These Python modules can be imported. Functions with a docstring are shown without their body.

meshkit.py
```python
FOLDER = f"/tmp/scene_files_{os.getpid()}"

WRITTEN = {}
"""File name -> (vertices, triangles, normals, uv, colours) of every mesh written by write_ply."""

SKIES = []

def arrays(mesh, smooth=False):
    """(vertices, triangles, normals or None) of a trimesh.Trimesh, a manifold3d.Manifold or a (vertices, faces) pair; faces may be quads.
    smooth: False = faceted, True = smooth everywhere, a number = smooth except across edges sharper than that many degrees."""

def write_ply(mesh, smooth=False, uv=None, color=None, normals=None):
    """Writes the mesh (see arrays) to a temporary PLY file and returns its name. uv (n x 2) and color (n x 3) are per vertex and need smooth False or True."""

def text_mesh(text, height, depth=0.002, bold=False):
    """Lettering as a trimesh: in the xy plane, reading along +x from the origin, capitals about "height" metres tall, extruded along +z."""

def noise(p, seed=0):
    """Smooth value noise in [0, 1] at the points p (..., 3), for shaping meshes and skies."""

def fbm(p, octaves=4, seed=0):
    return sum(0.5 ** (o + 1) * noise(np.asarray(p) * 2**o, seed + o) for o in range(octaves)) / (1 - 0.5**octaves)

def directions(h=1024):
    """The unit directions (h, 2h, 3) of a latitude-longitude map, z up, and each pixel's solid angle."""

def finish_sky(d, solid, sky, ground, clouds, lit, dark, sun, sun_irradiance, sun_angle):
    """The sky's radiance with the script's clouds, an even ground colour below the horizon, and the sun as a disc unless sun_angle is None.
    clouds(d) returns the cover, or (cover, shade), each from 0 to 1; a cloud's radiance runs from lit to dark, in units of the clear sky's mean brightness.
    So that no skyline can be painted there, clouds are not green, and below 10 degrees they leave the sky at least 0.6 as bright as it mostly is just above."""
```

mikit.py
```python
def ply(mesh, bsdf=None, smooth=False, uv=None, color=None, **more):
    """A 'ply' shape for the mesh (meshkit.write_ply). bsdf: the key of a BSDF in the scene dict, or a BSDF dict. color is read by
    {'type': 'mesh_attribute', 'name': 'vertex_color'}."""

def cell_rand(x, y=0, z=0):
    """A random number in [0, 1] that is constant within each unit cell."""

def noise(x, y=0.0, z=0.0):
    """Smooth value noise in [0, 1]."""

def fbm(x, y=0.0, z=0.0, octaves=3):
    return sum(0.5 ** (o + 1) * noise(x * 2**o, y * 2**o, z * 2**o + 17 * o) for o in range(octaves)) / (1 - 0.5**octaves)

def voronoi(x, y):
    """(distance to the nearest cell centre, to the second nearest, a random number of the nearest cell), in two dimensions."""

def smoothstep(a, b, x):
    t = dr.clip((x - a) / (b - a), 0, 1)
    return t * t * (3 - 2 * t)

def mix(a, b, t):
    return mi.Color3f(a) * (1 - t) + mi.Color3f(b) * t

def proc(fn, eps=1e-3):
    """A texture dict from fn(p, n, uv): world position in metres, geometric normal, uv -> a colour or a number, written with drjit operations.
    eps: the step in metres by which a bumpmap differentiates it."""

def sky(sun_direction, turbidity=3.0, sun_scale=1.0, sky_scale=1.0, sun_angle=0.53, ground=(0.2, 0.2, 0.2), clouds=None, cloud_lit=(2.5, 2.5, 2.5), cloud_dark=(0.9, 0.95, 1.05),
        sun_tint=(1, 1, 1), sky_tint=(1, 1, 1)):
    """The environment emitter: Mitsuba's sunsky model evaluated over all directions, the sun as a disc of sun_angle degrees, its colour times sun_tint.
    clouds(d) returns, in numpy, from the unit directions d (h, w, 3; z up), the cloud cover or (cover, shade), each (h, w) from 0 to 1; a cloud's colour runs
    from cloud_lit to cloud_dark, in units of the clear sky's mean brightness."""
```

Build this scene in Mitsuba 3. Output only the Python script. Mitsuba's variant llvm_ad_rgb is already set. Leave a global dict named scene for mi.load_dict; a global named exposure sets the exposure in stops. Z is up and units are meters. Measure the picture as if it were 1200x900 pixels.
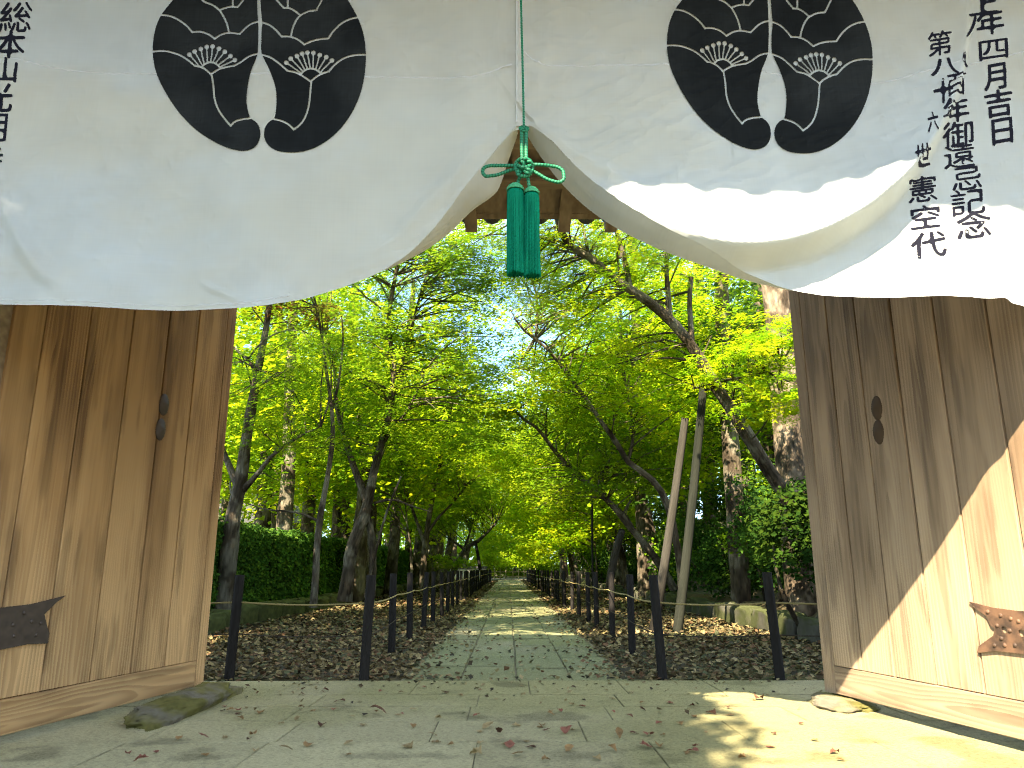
import math, numpy as np, trimesh, shapely, mitsuba as mi, drjit as dr, mikit, meshkit
from mikit import proc, noise, fbm, voronoi, smoothstep, mix, cell_rand
from shapely.geometry import Polygon, LineString, Point
T = mi.ScalarTransform4f
scene, labels = {}, {}

# ------------------------------------------------------------------ camera, sky, exposure
F, EYE = 891.0, 1.1                                   # focal length in photo pixels (1200 wide), eye height in metres
PITCH, YAW = math.atan(217 / 891.0), math.atan(4 / 917.0)

def ray(x, y):
    X, Y = (x - 600) / F, -(y - 450) / F
    c, s = math.cos(PITCH), math.sin(PITCH)
    v = np.array([X, c - s * Y, s + c * Y])
    cy, sy = math.cos(YAW), math.sin(YAW)
    return np.array([v[0] * cy + v[1] * sy, -v[0] * sy + v[1] * cy, v[2]])

def at(x, y, Y):                                      # the point seen at a pixel of the photograph, on the upright plane at distance Y
    r = ray(x, y)
    return np.array([0, 0, EYE]) + r * Y / r[1]

def on_ground(x, y, z=0.0):
    r = ray(x, y)
    return np.array([0, 0, EYE]) + r * (z - EYE) / r[2]

scene['camera'] = {'type': 'perspective', 'fov': 2 * math.degrees(math.atan(600 / F)), 'fov_axis': 'x', 'near_clip': 0.05, 'far_clip': 3000.0,
                   'to_world': T().look_at(origin=[0, 0, EYE], target=(np.array([0, 0, EYE]) + ray(600, 450)).tolist(), up=[0, 0, 1])}
SUN = np.array([-0.38, -0.80, 0.76]); SUN /= np.linalg.norm(SUN)

def clouds(d):
    n = meshkit.fbm(d * [3.0, 3.0, 6.0] + 5.3, 5, 3)
    return np.clip((n - 0.44) * 5.0, 0, 1) * np.clip(d[..., 2] * 8, 0, 1)

scene['sky'] = mikit.sky(SUN.tolist(), turbidity=3, clouds=clouds, sky_tint=(0.90, 0.97, 1.04), ground=(0.2, 0.19, 0.16))
exposure = 4.2

# ------------------------------------------------------------------ materials
def tex_attr():
    return {'type': 'mesh_attribute', 'name': 'vertex_color'}

def wood_fn(dark, light, bleach, k):
    def fn(p, n, uv):
        board = dr.floor((uv.x + 5) * 0.1)
        du = uv.x - board * 10
        r1, r2 = cell_rand(board, 3, k), cell_rand(board, 7, k)
        v = uv.y
        warp = (fbm(du * 7 + board * 3.1, v * 1.1 + board * 5.7, k, 3) - 0.5)
        vc = 0.5 + 1.9 * r2
        q = dr.sqrt(dr.square(du - (r1 - 0.5) * 0.22 + warp * 0.05) + dr.square((v - vc) * 0.045) + 0.0004)
        ring = q * 36 + warp * 2.0
        fr = ring - dr.floor(ring)
        line = smoothstep(0.0, 0.75, fr) * (1 - smoothstep(0.88, 1.0, fr))
        fine = 0.5 * noise(du * 210 + board * 17, v * 2.5, k) + 0.5 * noise(du * 75 + board * 5, v * 1.1, k + 3)
        blotch = fbm(du * 5 + board * 9, v * 0.9, 4 + k, 3)
        streak = smoothstep(0.45, 0.75, fbm(du * 30 + board * 4, v * 0.8 + board, 9 + k, 2))
        c = mix(light, dark, dr.clip(0.20 + (0.05 + 0.30 * smoothstep(0.4, 0.65, fbm(du * 3 + board, v * 0.7, 13 + k, 2))) * line + 0.34 * (fine - 0.5) + 1.6 * (blotch - 0.48) + 0.22 * streak, 0, 1))
        low = 1 - smoothstep(0.25, 2.0, v + 1.1 * (blotch - 0.5) + 0.5 * (noise(du * 9 + board * 5, v * 0.6, 2) - 0.5))
        pale = dr.clip(low * (0.75 - 0.35 * line), 0, 1)
        c = mix(c, bleach, pale * 0.8)
        grime = smoothstep(0.56, 0.78, fbm(du * 11 + board * 2.2, v * 1.7 + board * 7, 21 + k, 3))
        return c * (1 - 0.30 * grime) * (0.86 + 0.28 * r2)
    return fn

def wood_bump(k):
    def fn(p, n, uv):
        board = dr.floor((uv.x + 5) * 0.1)
        du, v = uv.x - board * 10, uv.y
        return 0.3 * noise(du * 150 + board * 17, v * 2.0, k) + 0.8 * fbm(du * 40 + board * 3, v * 1.2, k + 2, 2)
    return fn

def bumped(bsdf, fn, scale, eps=1e-3):
    return {'type': 'bumpmap', 'arbitrary': proc(fn, eps), 'scale': scale, 'bsdf': bsdf}

def princ(color, rough=0.7, spec=0.3, **kw):
    return {'type': 'principled', 'base_color': color, 'roughness': rough, 'specular': spec, **kw}

def rgb(*c):
    return {'type': 'rgb', 'value': list(c)}

def two(b):
    return {'type': 'twosided', 'bsdf': b}

scene['m_door_brown'] = two(bumped(princ(proc(wood_fn((0.155, 0.080, 0.031), (0.40, 0.232, 0.094), (0.66, 0.45, 0.225), 1)), 0.72, 0.25), wood_bump(1), 0.0014))
scene['m_door_grey'] = two(bumped(princ(proc(wood_fn((0.125, 0.084, 0.050), (0.285, 0.200, 0.122), (0.52, 0.405, 0.27), 5)), 0.75, 0.25), wood_bump(5), 0.0014))

def beam_fn(p, n, uv):
    g = fbm(p.x * 3, p.y * 20, p.z * 26, 3)
    return mix((0.11, 0.08, 0.05), (0.36, 0.27, 0.17), g)
scene['m_beam'] = two(princ(proc(beam_fn), 0.75, 0.2))

def beam2_fn(p, n, uv):
    g = fbm(p.x * 22, p.y * 2.0, p.z * 22, 3)
    return mix((0.14, 0.10, 0.064), (0.40, 0.30, 0.19), g)
scene['m_rafter'] = two(princ(proc(beam2_fn), 0.75, 0.2))
scene['m_tile'] = two(princ(rgb(0.055, 0.055, 0.06), 0.5, 0.4))

def plaster_fn(p, n, uv):
    return mix((0.5, 0.48, 0.43), (0.66, 0.64, 0.6), fbm(p.x * 1.3, p.z * 1.1, p.y, 4))
scene['m_plaster'] = two(princ(proc(plaster_fn), 0.9, 0.1))

def iron_fn(p, n, uv):
    g = fbm(p.x * 14, p.y * 14, p.z * 14, 4)
    return mix((0.045, 0.030, 0.021), (0.135, 0.078, 0.046), smoothstep(0.3, 0.7, g))
def iron_bump(p, n, uv):
    return fbm(p.x * 60, p.y * 60, p.z * 60, 3)
scene['m_iron'] = two(princ(proc(iron_fn), 0.62, 0.4))

def irond_fn(p, n, uv):
    g = fbm(p.x * 20, p.y * 20, p.z * 20, 3)
    return mix((0.035, 0.027, 0.021), (0.085, 0.062, 0.045), g)
scene['m_iron_dark'] = two(princ(proc(irond_fn), 0.6, 0.4))

def cloth_fn(p, n, uv):
    a = fbm(p.x * 1.1 + 3, p.z * 1.6, 0.0, 4)
    b = fbm(p.x * 5, p.z * 5, 7.0, 3)
    w = noise(p.x * 330, p.z * 6, 1.0) * 0.5 + noise(p.x * 6, p.z * 330, 2.0) * 0.5
    c = mix((0.56, 0.575, 0.52), (0.55, 0.595, 0.59), smoothstep(0.3, 0.6, a))
    spot = smoothstep(0.70, 0.82, fbm(p.x * 3.3 + 11, p.z * 3.3, 3.0, 3))
    return c * (0.90 + 0.12 * b + 0.05 * (w - 0.5)) * (1 - 0.04 * spot)
scene['m_cloth'] = {'type': 'principledthin', 'base_color': proc(cloth_fn), 'roughness': 0.85, 'spec_trans': 0.0, 'diff_trans': 0.55, 'eta': 1.2}
def ink_fn(p, n, uv):
    w = noise(p.x * 330, p.z * 8, 1.0) * 0.5 + noise(p.x * 8, p.z * 330, 2.0) * 0.5
    return mix((0.008, 0.010, 0.011), (0.017, 0.020, 0.021), smoothstep(0.3, 0.7, fbm(p.x * 2.5, p.z * 2.5, 4.0, 4))) * (0.75 + 0.5 * w)
scene['m_ink'] = two(princ(proc(ink_fn), 0.85, 0.1))
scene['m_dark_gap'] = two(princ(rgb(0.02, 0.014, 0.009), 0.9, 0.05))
scene['m_ink_blue'] = two(princ(rgb(0.010, 0.011, 0.019), 0.85, 0.1))
scene['m_seam'] = {'type': 'principledthin', 'base_color': rgb(0.57, 0.59, 0.585), 'roughness': 0.9, 'spec_trans': 0.0, 'diff_trans': 0.45, 'eta': 1.2}

def silk_fn(p, n, uv):
    g = fbm(p.x * 160, p.y * 160, p.z * 7, 2)
    return mix((0.000, 0.095, 0.050), (0.001, 0.20, 0.108), g)
scene['m_silk'] = two(princ(proc(silk_fn), 0.7, 0.08))

def cord_fn(p, n, uv):
    s = uv.x * 1.0 + uv.y * 60.0
    fr = s - dr.floor(s)
    return mix((0.004, 0.075, 0.035), (0.02, 0.20, 0.10), smoothstep(0.05, 0.4, fr) * (1 - smoothstep(0.6, 0.95, fr)))
scene['m_cord'] = two(princ(proc(cord_fn), 0.55, 0.3))

def slab_fn(p, n, uv):
    a = fbm(p.x * 0.7, p.y * 0.7, 0.0, 4)
    g = fbm(p.x * 85, p.y * 85, 3.0, 3)
    m = smoothstep(0.42, 0.66, fbm(p.x * 0.55 + 7, p.y * 0.4 + 2, 5.0, 4))
    r = cell_rand(dr.floor(uv.x), dr.floor(uv.y), 4)
    c = mix((0.225, 0.208, 0.118), (0.335, 0.312, 0.188), a) * (0.92 + 0.16 * r)
    c = mix(c, (0.165, 0.165, 0.065), 0.6 * m)
    st = smoothstep(0.60, 0.78, fbm(p.x * 2.1, p.y * 2.4, 9.0, 4))
    sp = smoothstep(0.62, 0.75, noise(p.x * 60, p.y * 60, 2.0))
    return c * (0.74 + 0.5 * g) * (1 - 0.38 * st) * (1 - 0.16 * sp)
def path_fn(p, n, uv):
    a = fbm(p.x * 0.9, p.y * 0.5, 0.0, 4)
    g = fbm(p.x * 60, p.y * 60, 3.0, 3)
    m = smoothstep(0.36, 0.62, fbm(p.x * 0.8 + 7, p.y * 0.35 + 2, 5.0, 4))
    r = cell_rand(dr.floor(uv.x), dr.floor(uv.y), 4)
    c = mix((0.155, 0.148, 0.088), (0.255, 0.243, 0.152), a) * (0.86 + 0.28 * r)
    c = mix(c, (0.115, 0.135, 0.055), 0.6 * m)
    return c * (0.65 + 0.65 * g)
def slab_bump(p, n, uv):
    return fbm(p.x * 45, p.y * 45, 1.0, 3)
scene['m_path'] = two(bumped(princ(proc(path_fn), 0.85, 0.2), lambda p, n, uv: fbm(p.x * 45, p.y * 45, 1.0, 3), 0.003, 2e-3))
scene['m_slab'] = two(bumped(princ(proc(slab_fn), 0.85, 0.2), slab_bump, 0.0025, 2e-3))

def joint_fn(p, n, uv):
    return mix((0.09, 0.082, 0.052), (0.19, 0.18, 0.115), fbm(p.x * 6, p.y * 6, 0.0, 3))
scene['m_joint'] = two(princ(proc(joint_fn), 0.95, 0.1))

def soil_fn(p, n, uv):
    g = fbm(p.x * 9, p.y * 9, 0.0, 4)
    m = smoothstep(0.5, 0.7, fbm(p.x * 0.6, p.y * 0.6, 4.0, 3))
    return mix(mix((0.035, 0.030, 0.017), (0.095, 0.080, 0.045), g), (0.05, 0.065, 0.025), 0.6 * m)
scene['m_soil'] = two(princ(proc(soil_fn), 0.95, 0.1))

def gravel_fn(p, n, uv):
    g = fbm(p.x * 30, p.y * 30, 0.0, 3)
    return mix((0.10, 0.092, 0.07), (0.19, 0.175, 0.14), g)
scene['m_gravel'] = two(princ(proc(gravel_fn), 0.95, 0.1))

def rock_fn(p, n, uv):
    g = fbm(p.x * 5, p.y * 5, p.z * 5, 4)
    m = smoothstep(0.40, 0.62, fbm(p.x * 1.9, p.y * 1.9, p.z * 1.9 + 3, 4) + 0.14 * n.z)
    return mix(mix((0.035, 0.036, 0.028), (0.105, 0.105, 0.083), g), (0.040, 0.050, 0.016), 0.85 * m)
def rock_bump(p, n, uv):
    return fbm(p.x * 14, p.y * 14, p.z * 14, 3)
scene['m_rock'] = two(princ(proc(rock_fn), 0.9, 0.15))

def mossrock_fn(p, n, uv):
    g = fbm(p.x * 16, p.y * 16, p.z * 16, 4)
    m = smoothstep(0.35, 0.6, fbm(p.x * 3.5, p.y * 3.5, p.z * 5 + 3, 4))
    return mix(mix((0.07, 0.065, 0.05), (0.20, 0.185, 0.14), g), mix((0.06, 0.06, 0.018), (0.16, 0.15, 0.05), g), m)
scene['m_moss_rock'] = two(bumped(princ(proc(mossrock_fn), 0.95, 0.1), lambda p, n, uv: fbm(p.x * 30, p.y * 30, p.z * 30, 3), 0.02, 4e-3))
def moss_fn(p, n, uv):
    g = fbm(p.x * 11, p.y * 11, p.z * 11, 4)
    return mix((0.03, 0.035, 0.015), (0.10, 0.115, 0.04), g)
scene['m_moss'] = two(princ(proc(moss_fn), 0.95, 0.1))

def bark(name, a, b, lichen, amt):
    def fn(p, n, uv):
        g = fbm(p.x * 7, p.y * 7, p.z * 2.2, 4)
        f = noise(uv.x * 40, p.z * 7, 2.0)
        l = smoothstep(0.46, 0.62, fbm(p.x * 3.2, p.y * 3.2, p.z * 2.2 + 9, 4))
        return mix(mix(a, b, smoothstep(0.25, 0.75, g)), lichen, amt * l) * (0.55 + 0.75 * f)
    def bp(p, n, uv):
        return fbm(p.x * 20, p.y * 20, p.z * 7, 3)
    scene[name] = two(bumped(princ(proc(fn), 0.9, 0.12), bp, 0.05, 4e-3))
bark('m_bark', (0.036, 0.028, 0.019), (0.105, 0.086, 0.06), (0.21, 0.20, 0.15), 0.55)
bark('m_bark_dark', (0.028, 0.023, 0.016), (0.085, 0.07, 0.048), (0.14, 0.15, 0.10), 0.45)
bark('m_bark_pale', (0.026, 0.022, 0.015), (0.115, 0.09, 0.062), (0.29, 0.24, 0.17), 0.75)

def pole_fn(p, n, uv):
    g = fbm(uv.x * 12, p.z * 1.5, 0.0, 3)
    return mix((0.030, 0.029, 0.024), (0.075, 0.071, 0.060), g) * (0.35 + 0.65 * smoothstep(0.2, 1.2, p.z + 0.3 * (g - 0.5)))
scene['m_pole_shaded'] = two(princ(proc(lambda p, n, uv: mix((0.011, 0.014, 0.011), (0.034, 0.038, 0.029), fbm(uv.x * 12, p.z * 1.5, 0.0, 3))), 0.85, 0.15))  # darker pole colour that stands in for shade on the second pole
scene['m_pole'] = two(princ(proc(pole_fn), 0.85, 0.15))

def post_fn(p, n, uv):
    return mix((0.006, 0.0055, 0.005), (0.019, 0.0175, 0.016), fbm(p.x * 30, p.y * 30, p.z * 5, 3))
scene['m_post'] = two(princ(proc(post_fn), 0.7, 0.2))
scene['m_rope'] = two(princ(rgb(0.24, 0.20, 0.085), 0.85, 0.15))
scene['m_rope_dark'] = two(princ(rgb(0.035, 0.03, 0.022), 0.85, 0.15))
scene['m_pale_wood'] = two(princ(rgb(0.34, 0.29, 0.22), 0.8, 0.15))
scene['m_leaf'] = {'type': 'principledthin', 'base_color': tex_attr(), 'roughness': 0.6, 'spec_trans': 0.0, 'diff_trans': 1.25, 'eta': 1.3}
scene['m_leaf_dark'] = {'type': 'principledthin', 'base_color': tex_attr(), 'roughness': 0.45, 'spec_trans': 0.0, 'diff_trans': 0.7, 'eta': 1.4}
scene['m_litter'] = two(princ(tex_attr(), 0.85, 0.15))

# ------------------------------------------------------------------ helpers
def numbered(key):
    if key not in scene and key not in labels and not any(k.startswith(key + '__') for k in scene):
        return key
    n = 1
    while True:
        k = f'{key}_{n:03d}'
        if k not in USED:
            return k
        n += 1
USED, COUNT = set(), {}

def fresh(key):
    n = COUNT.get(key, -1) + 1
    COUNT[key] = n
    return key if n == 0 else f'{key}_{n:03d}'

def put(key, mesh, bsdf, smooth=False, uv=None, color=None, **kw):
    key = fresh(key)
    scene[key] = mikit.ply(mesh, bsdf, smooth=smooth, uv=uv, color=color, **kw)
    return key

def tag(key, label=None, category=None, group=None, kind=None):
    d = labels.setdefault(key, {})
    for k, v in (('label', label), ('category', category), ('group', group), ('kind', kind)):
        if v: d[k] = v
    return key

def thing(key, label, category, group=None, kind=None):
    return tag(fresh(key), label, category, group, kind)

def join(parts):
    """parts: list of (v, f[, uv[, color]]) -> stacked"""
    off, V, Fc, U, C = 0, [], [], [], []
    for p in parts:
        V.append(p[0]); Fc.append(np.asarray(p[1]) + off); off += len(p[0])
        if len(p) > 2 and p[2] is not None: U.append(p[2])
        if len(p) > 3 and p[3] is not None: C.append(p[3])
    return np.vstack(V), np.vstack(Fc), (np.vstack(U) if U else None), (np.vstack(C) if C else None)

def panel(O, a, b, n, w, h, t, ch=0.004, uv0=(0, 0), rough=0.0, rng=None):
    """A board: its front face w x h spans O + a*[0,w] + b*[0,h], n is the front's normal, t its thickness, front edges chamfered."""
    O, a, b, n = (np.asarray(x, float) for x in (O, a, b, n))
    def ring(i, d): return [(i, i, d), (w - i, i, d), (w - i, h - i, d), (i, h - i, d)]
    L = ring(ch, 0) + ring(0, -ch) + ring(0, -t)
    V = np.array([O + a * x + b * y + n * z for x, y, z in L])
    if rng is not None: V[:8] += rng.normal(0, rough, (8, 3))
    fc = [[0, 1, 2], [0, 2, 3]]
    for r in (0, 4):
        for k in range(4):
            i, j = r + k, r + (k + 1) % 4
            fc += [[i, i + 4, j + 4], [i, j + 4, j]]
    fc += [[8, 10, 9], [8, 11, 10]]
    if np.dot(np.cross(a, b), n) < 0: fc = [x[::-1] for x in fc]
    uv = np.array([(x - w / 2 + uv0[0], y + uv0[1]) for x, y, z in L])
    # split so that faces are flat shaded yet carry uv
    return V, np.array(fc), uv

def box(x0, x1, y0, y1, z0, z1, ch=0.006):
    m = panel([x0, y0, z1], [1, 0, 0], [0, 1, 0], [0, 0, 1], x1 - x0, y1 - y0, z1 - z0, ch)
    return m[0], m[1]

def tube(P, R, sides=10, wob=0.0, seed=0, cap=True, sub=0):
    P, R = np.asarray(P, float), np.asarray(R, float)
    if sub:
        d = np.r_[0, np.cumsum(np.linalg.norm(np.diff(P, axis=0), axis=1))]
        from scipy.interpolate import PchipInterpolator
        n = max(len(P), int(d[-1] / sub) + 2)
        t = np.linspace(0, d[-1], n)
        R = PchipInterpolator(d, R)(t); P = PchipInterpolator(d, P)(t)
    tan = np.gradient(P, axis=0); tan /= np.linalg.norm(tan, axis=1, keepdims=True) + 1e-12
    u = np.cross(tan[0], [0.31, 0.72, 0.22]); u /= np.linalg.norm(u)
    V, U = [], []
    th = np.linspace(0, 2 * np.pi, sides, endpoint=False)
    run = 0
    for i in range(len(P)):
        u = u - tan[i] * np.dot(u, tan[i]); u /= np.linalg.norm(u)
        w = np.cross(tan[i], u)
        if i: run += np.linalg.norm(P[i] - P[i - 1])
        rr = np.full(sides, R[i])
        if wob:
            q = np.stack([np.cos(th) * 1.3, np.sin(th) * 1.3, np.full(sides, run * 1.7)], 1)
            rr = rr * (1 + wob * (2 * meshkit.fbm(q + seed * 7.3, 3, seed) - 1))
        V.append(P[i] + np.outer(np.cos(th) * rr, u) + np.outer(np.sin(th) * rr, w))
        U.append(np.stack([th / 6.2832, np.full(sides, run)], 1))
    V, U = np.vstack(V), np.vstack(U)
    fc = []
    for i in range(len(P) - 1):
        for k in range(sides):
            a, b = i * sides + k, i * sides + (k + 1) % sides
            fc += [[a, b, b + sides], [a, b + sides, a + sides]]
    if cap:
        V = np.vstack([V, P[0], P[-1]]); U = np.vstack([U, [[0, 0]], [[0, run]]])
        m, e = len(V) - 2, (len(P) - 1) * sides
        for k in range(sides):
            fc += [[m, (k + 1) % sides, k], [m + 1, e + k, e + (k + 1) % sides]]
    return V, np.array(fc), U

def rnd(seed): return np.random.default_rng(seed)
# ------------------------------------------------------------------ ground, paving, path
def sheet(x0, x1, y0, y1, z, n=(2, 2), bump=0.0, seed=0):
    X, Y = np.meshgrid(np.linspace(x0, x1, n[0]), np.linspace(y0, y1, n[1]))
    Z = np.full_like(X, z)
    if bump: Z = Z + bump * (meshkit.fbm(np.stack([X * 0.8, Y * 0.8, X * 0], -1), 3, seed) - 0.5)
    V = np.stack([X.ravel(), Y.ravel(), Z.ravel()], 1)
    i = np.arange(n[0] * n[1]).reshape(n[1], n[0])
    a, b, c, d = i[:-1, :-1].ravel(), i[:-1, 1:].ravel(), i[1:, 1:].ravel(), i[1:, :-1].ravel()
    return V, np.vstack([np.stack([a, b, c], 1), np.stack([a, c, d], 1)])

tag(put('ground', sheet(-900, 900, -900, 900, -0.14), 'm_soil'), kind='structure')
tag(put('forecourt', sheet(-40, 40, -60, 1.6, -0.055), 'm_gravel'), kind='structure')
tag(put('leaf_strewn_ground', sheet(-6.2, 6.2, 8.1, 80, -0.05, (60, 300), 0.06, 4), 'm_soil', True), kind='structure')

EDGE = 8.22                                           # where the paving under the gate ends
tag(put('paving', sheet(-6.5, 6.5, 1.5, EDGE, -0.009), 'm_joint'), kind='structure')
rng = rnd(11)
rows = [1.5, 2.3, 3.1, 3.95, 4.72, 5.40, 6.12, 6.72, 7.33, EDGE]
for r in range(len(rows) - 1):
    x = -6.5 + rng.uniform(0, 0.8)
    xs = [-6.5, x] if x > -6.2 else [-6.5]
    while xs[-1] < 6.3:
        xs.append(min(6.5, xs[-1] + rng.uniform(0.85, 1.5)))
    for i in range(len(xs) - 1):
        g = 0.0035
        m = panel([xs[i] + g, rows[r] + g, rng.normal(0, 0.0015)], [1, 0, 0], [0, 1, 0], [0, 0, 1], xs[i + 1] - xs[i] - 2 * g, rows[r + 1] - rows[r] - 2 * g, 0.1, 0.004, rough=0.0012, rng=rng)
        uv = np.tile([[i + 0.5, r + 0.5]], (len(m[0]), 1)) + m[2] * 0.01
        put('paving__slab', (m[0], m[1]), 'm_slab', uv=uv)

PX = 0.082                                            # the path's middle
tag(put('path', sheet(PX - 1.2, PX + 1.2, EDGE + 0.001, 82, -0.022), 'm_joint'), kind='structure')
stuff = []
for c in range(4):
    x0, w = PX - 1.16 + 0.58 * c, 0.58
    y = EDGE + 0.002
    first = True
    while y < 80:
        L = rng.uniform(0.9, 1.6) if not first else rng.uniform(0.5, 1.4)
        first = False
        g = 0.009
        m = panel([x0 + g, y + g, -0.003 + rng.normal(0, 0.004)], [1, 0, 0], [0, 1, 0], [0, 0, 1], w - 2 * g, L - 2 * g, 0.08, 0.010, rough=0.003, rng=rng)
        uv = np.tile([[c + 20.5, int(y * 3) + 0.5]], (len(m[0]), 1))
        if y < 40: put('path__slab', (m[0], m[1]), 'm_path', uv=uv)
        else: stuff.append((m[0], m[1], uv))
        y += L
m = join(stuff)
tag(put('path__far_slab', (m[0], m[1]), 'm_path', uv=m[2]), kind='stuff')

# fallen leaves: each a small sheet creased along its midrib
def fallen(pos, size, rng, curl=0.5, tilt=0.35, base=None):
    n = len(pos)
    th = rng.uniform(0, 2 * np.pi, n)
    a = np.stack([np.cos(th), np.sin(th), rng.normal(0, tilt, n)], 1); a /= np.linalg.norm(a, axis=1, keepdims=True)
    b = np.cross(np.stack([rng.normal(0, tilt, n), rng.normal(0, tilt, n), np.ones(n)], 1), a); b /= np.linalg.norm(b, axis=1, keepdims=True)
    c = np.cross(a, b)
    s = (size * rng.uniform(0.6, 1.35, n))[:, None]
    up = (rng.uniform(0.05, 1, n) * curl)[:, None]
    w = rng.uniform(0.28, 0.5, n)[:, None]
    P = [pos - a * s * .5, pos - a * s * .05 + b * s * w + c * s * up * .5, pos + a * s * .5 + c * s * up * .35, pos - a * s * .05 - b * s * w + c * s * up * .5 * rng.uniform(.2, 1.2, n)[:, None], pos + a * s * 0.04 ]
    V = np.stack(P, 1)
    f = np.array([[0, 4, 1], [1, 4, 2], [0, 3, 4], [3, 2, 4]])
    lo = V[:, :, 2].min(1)
    V[:, :, 2] += np.maximum(0, pos[:, 2] + 0.002 - lo)[:, None]
    Fc = (np.arange(n) * 5)[:, None, None] + f[None]
    pal = np.array([(0.125, 0.098, 0.045), (0.19, 0.155, 0.072), (0.075, 0.058, 0.030), (0.25, 0.205, 0.105), (0.135, 0.08, 0.042), (0.155, 0.13, 0.055), (0.045, 0.042, 0.026), (0.075, 0.085, 0.042)])
    C = pal[rng.integers(0, len(pal), n)] if base is None else np.tile(base, (n, 1))
    C = C * rng.uniform(0.65, 1.25, (n, 1))
    return V.reshape(-1, 3), Fc.reshape(-1, 3), np.repeat(C, 5, axis=0)

def bed(n, y0, y1, size, seed):
    rng = rnd(seed)
    y = y0 + (y1 - y0) * rng.random(n)
    x = rng.uniform(-5.3, 4.8, n)
    keep = (abs(x - PX) > 1.22 - 0.22 * rng.random(n) ** 3)
    x, y = x[keep], y[keep]
    edge = abs(x - PX) < 1.2
    z = np.where(edge, 0.004, -0.03) + 0.035 * rng.random(len(x)) * ~edge
    return fallen(np.stack([x, y, z], 1), size, rng)
parts = [bed(13500, 8.27, 13, 0.075, 1), bed(15000, 13, 22, 0.085, 2), bed(14000, 22, 42, 0.12, 3), bed(7000, 42, 78, 0.18, 4)]
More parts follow.
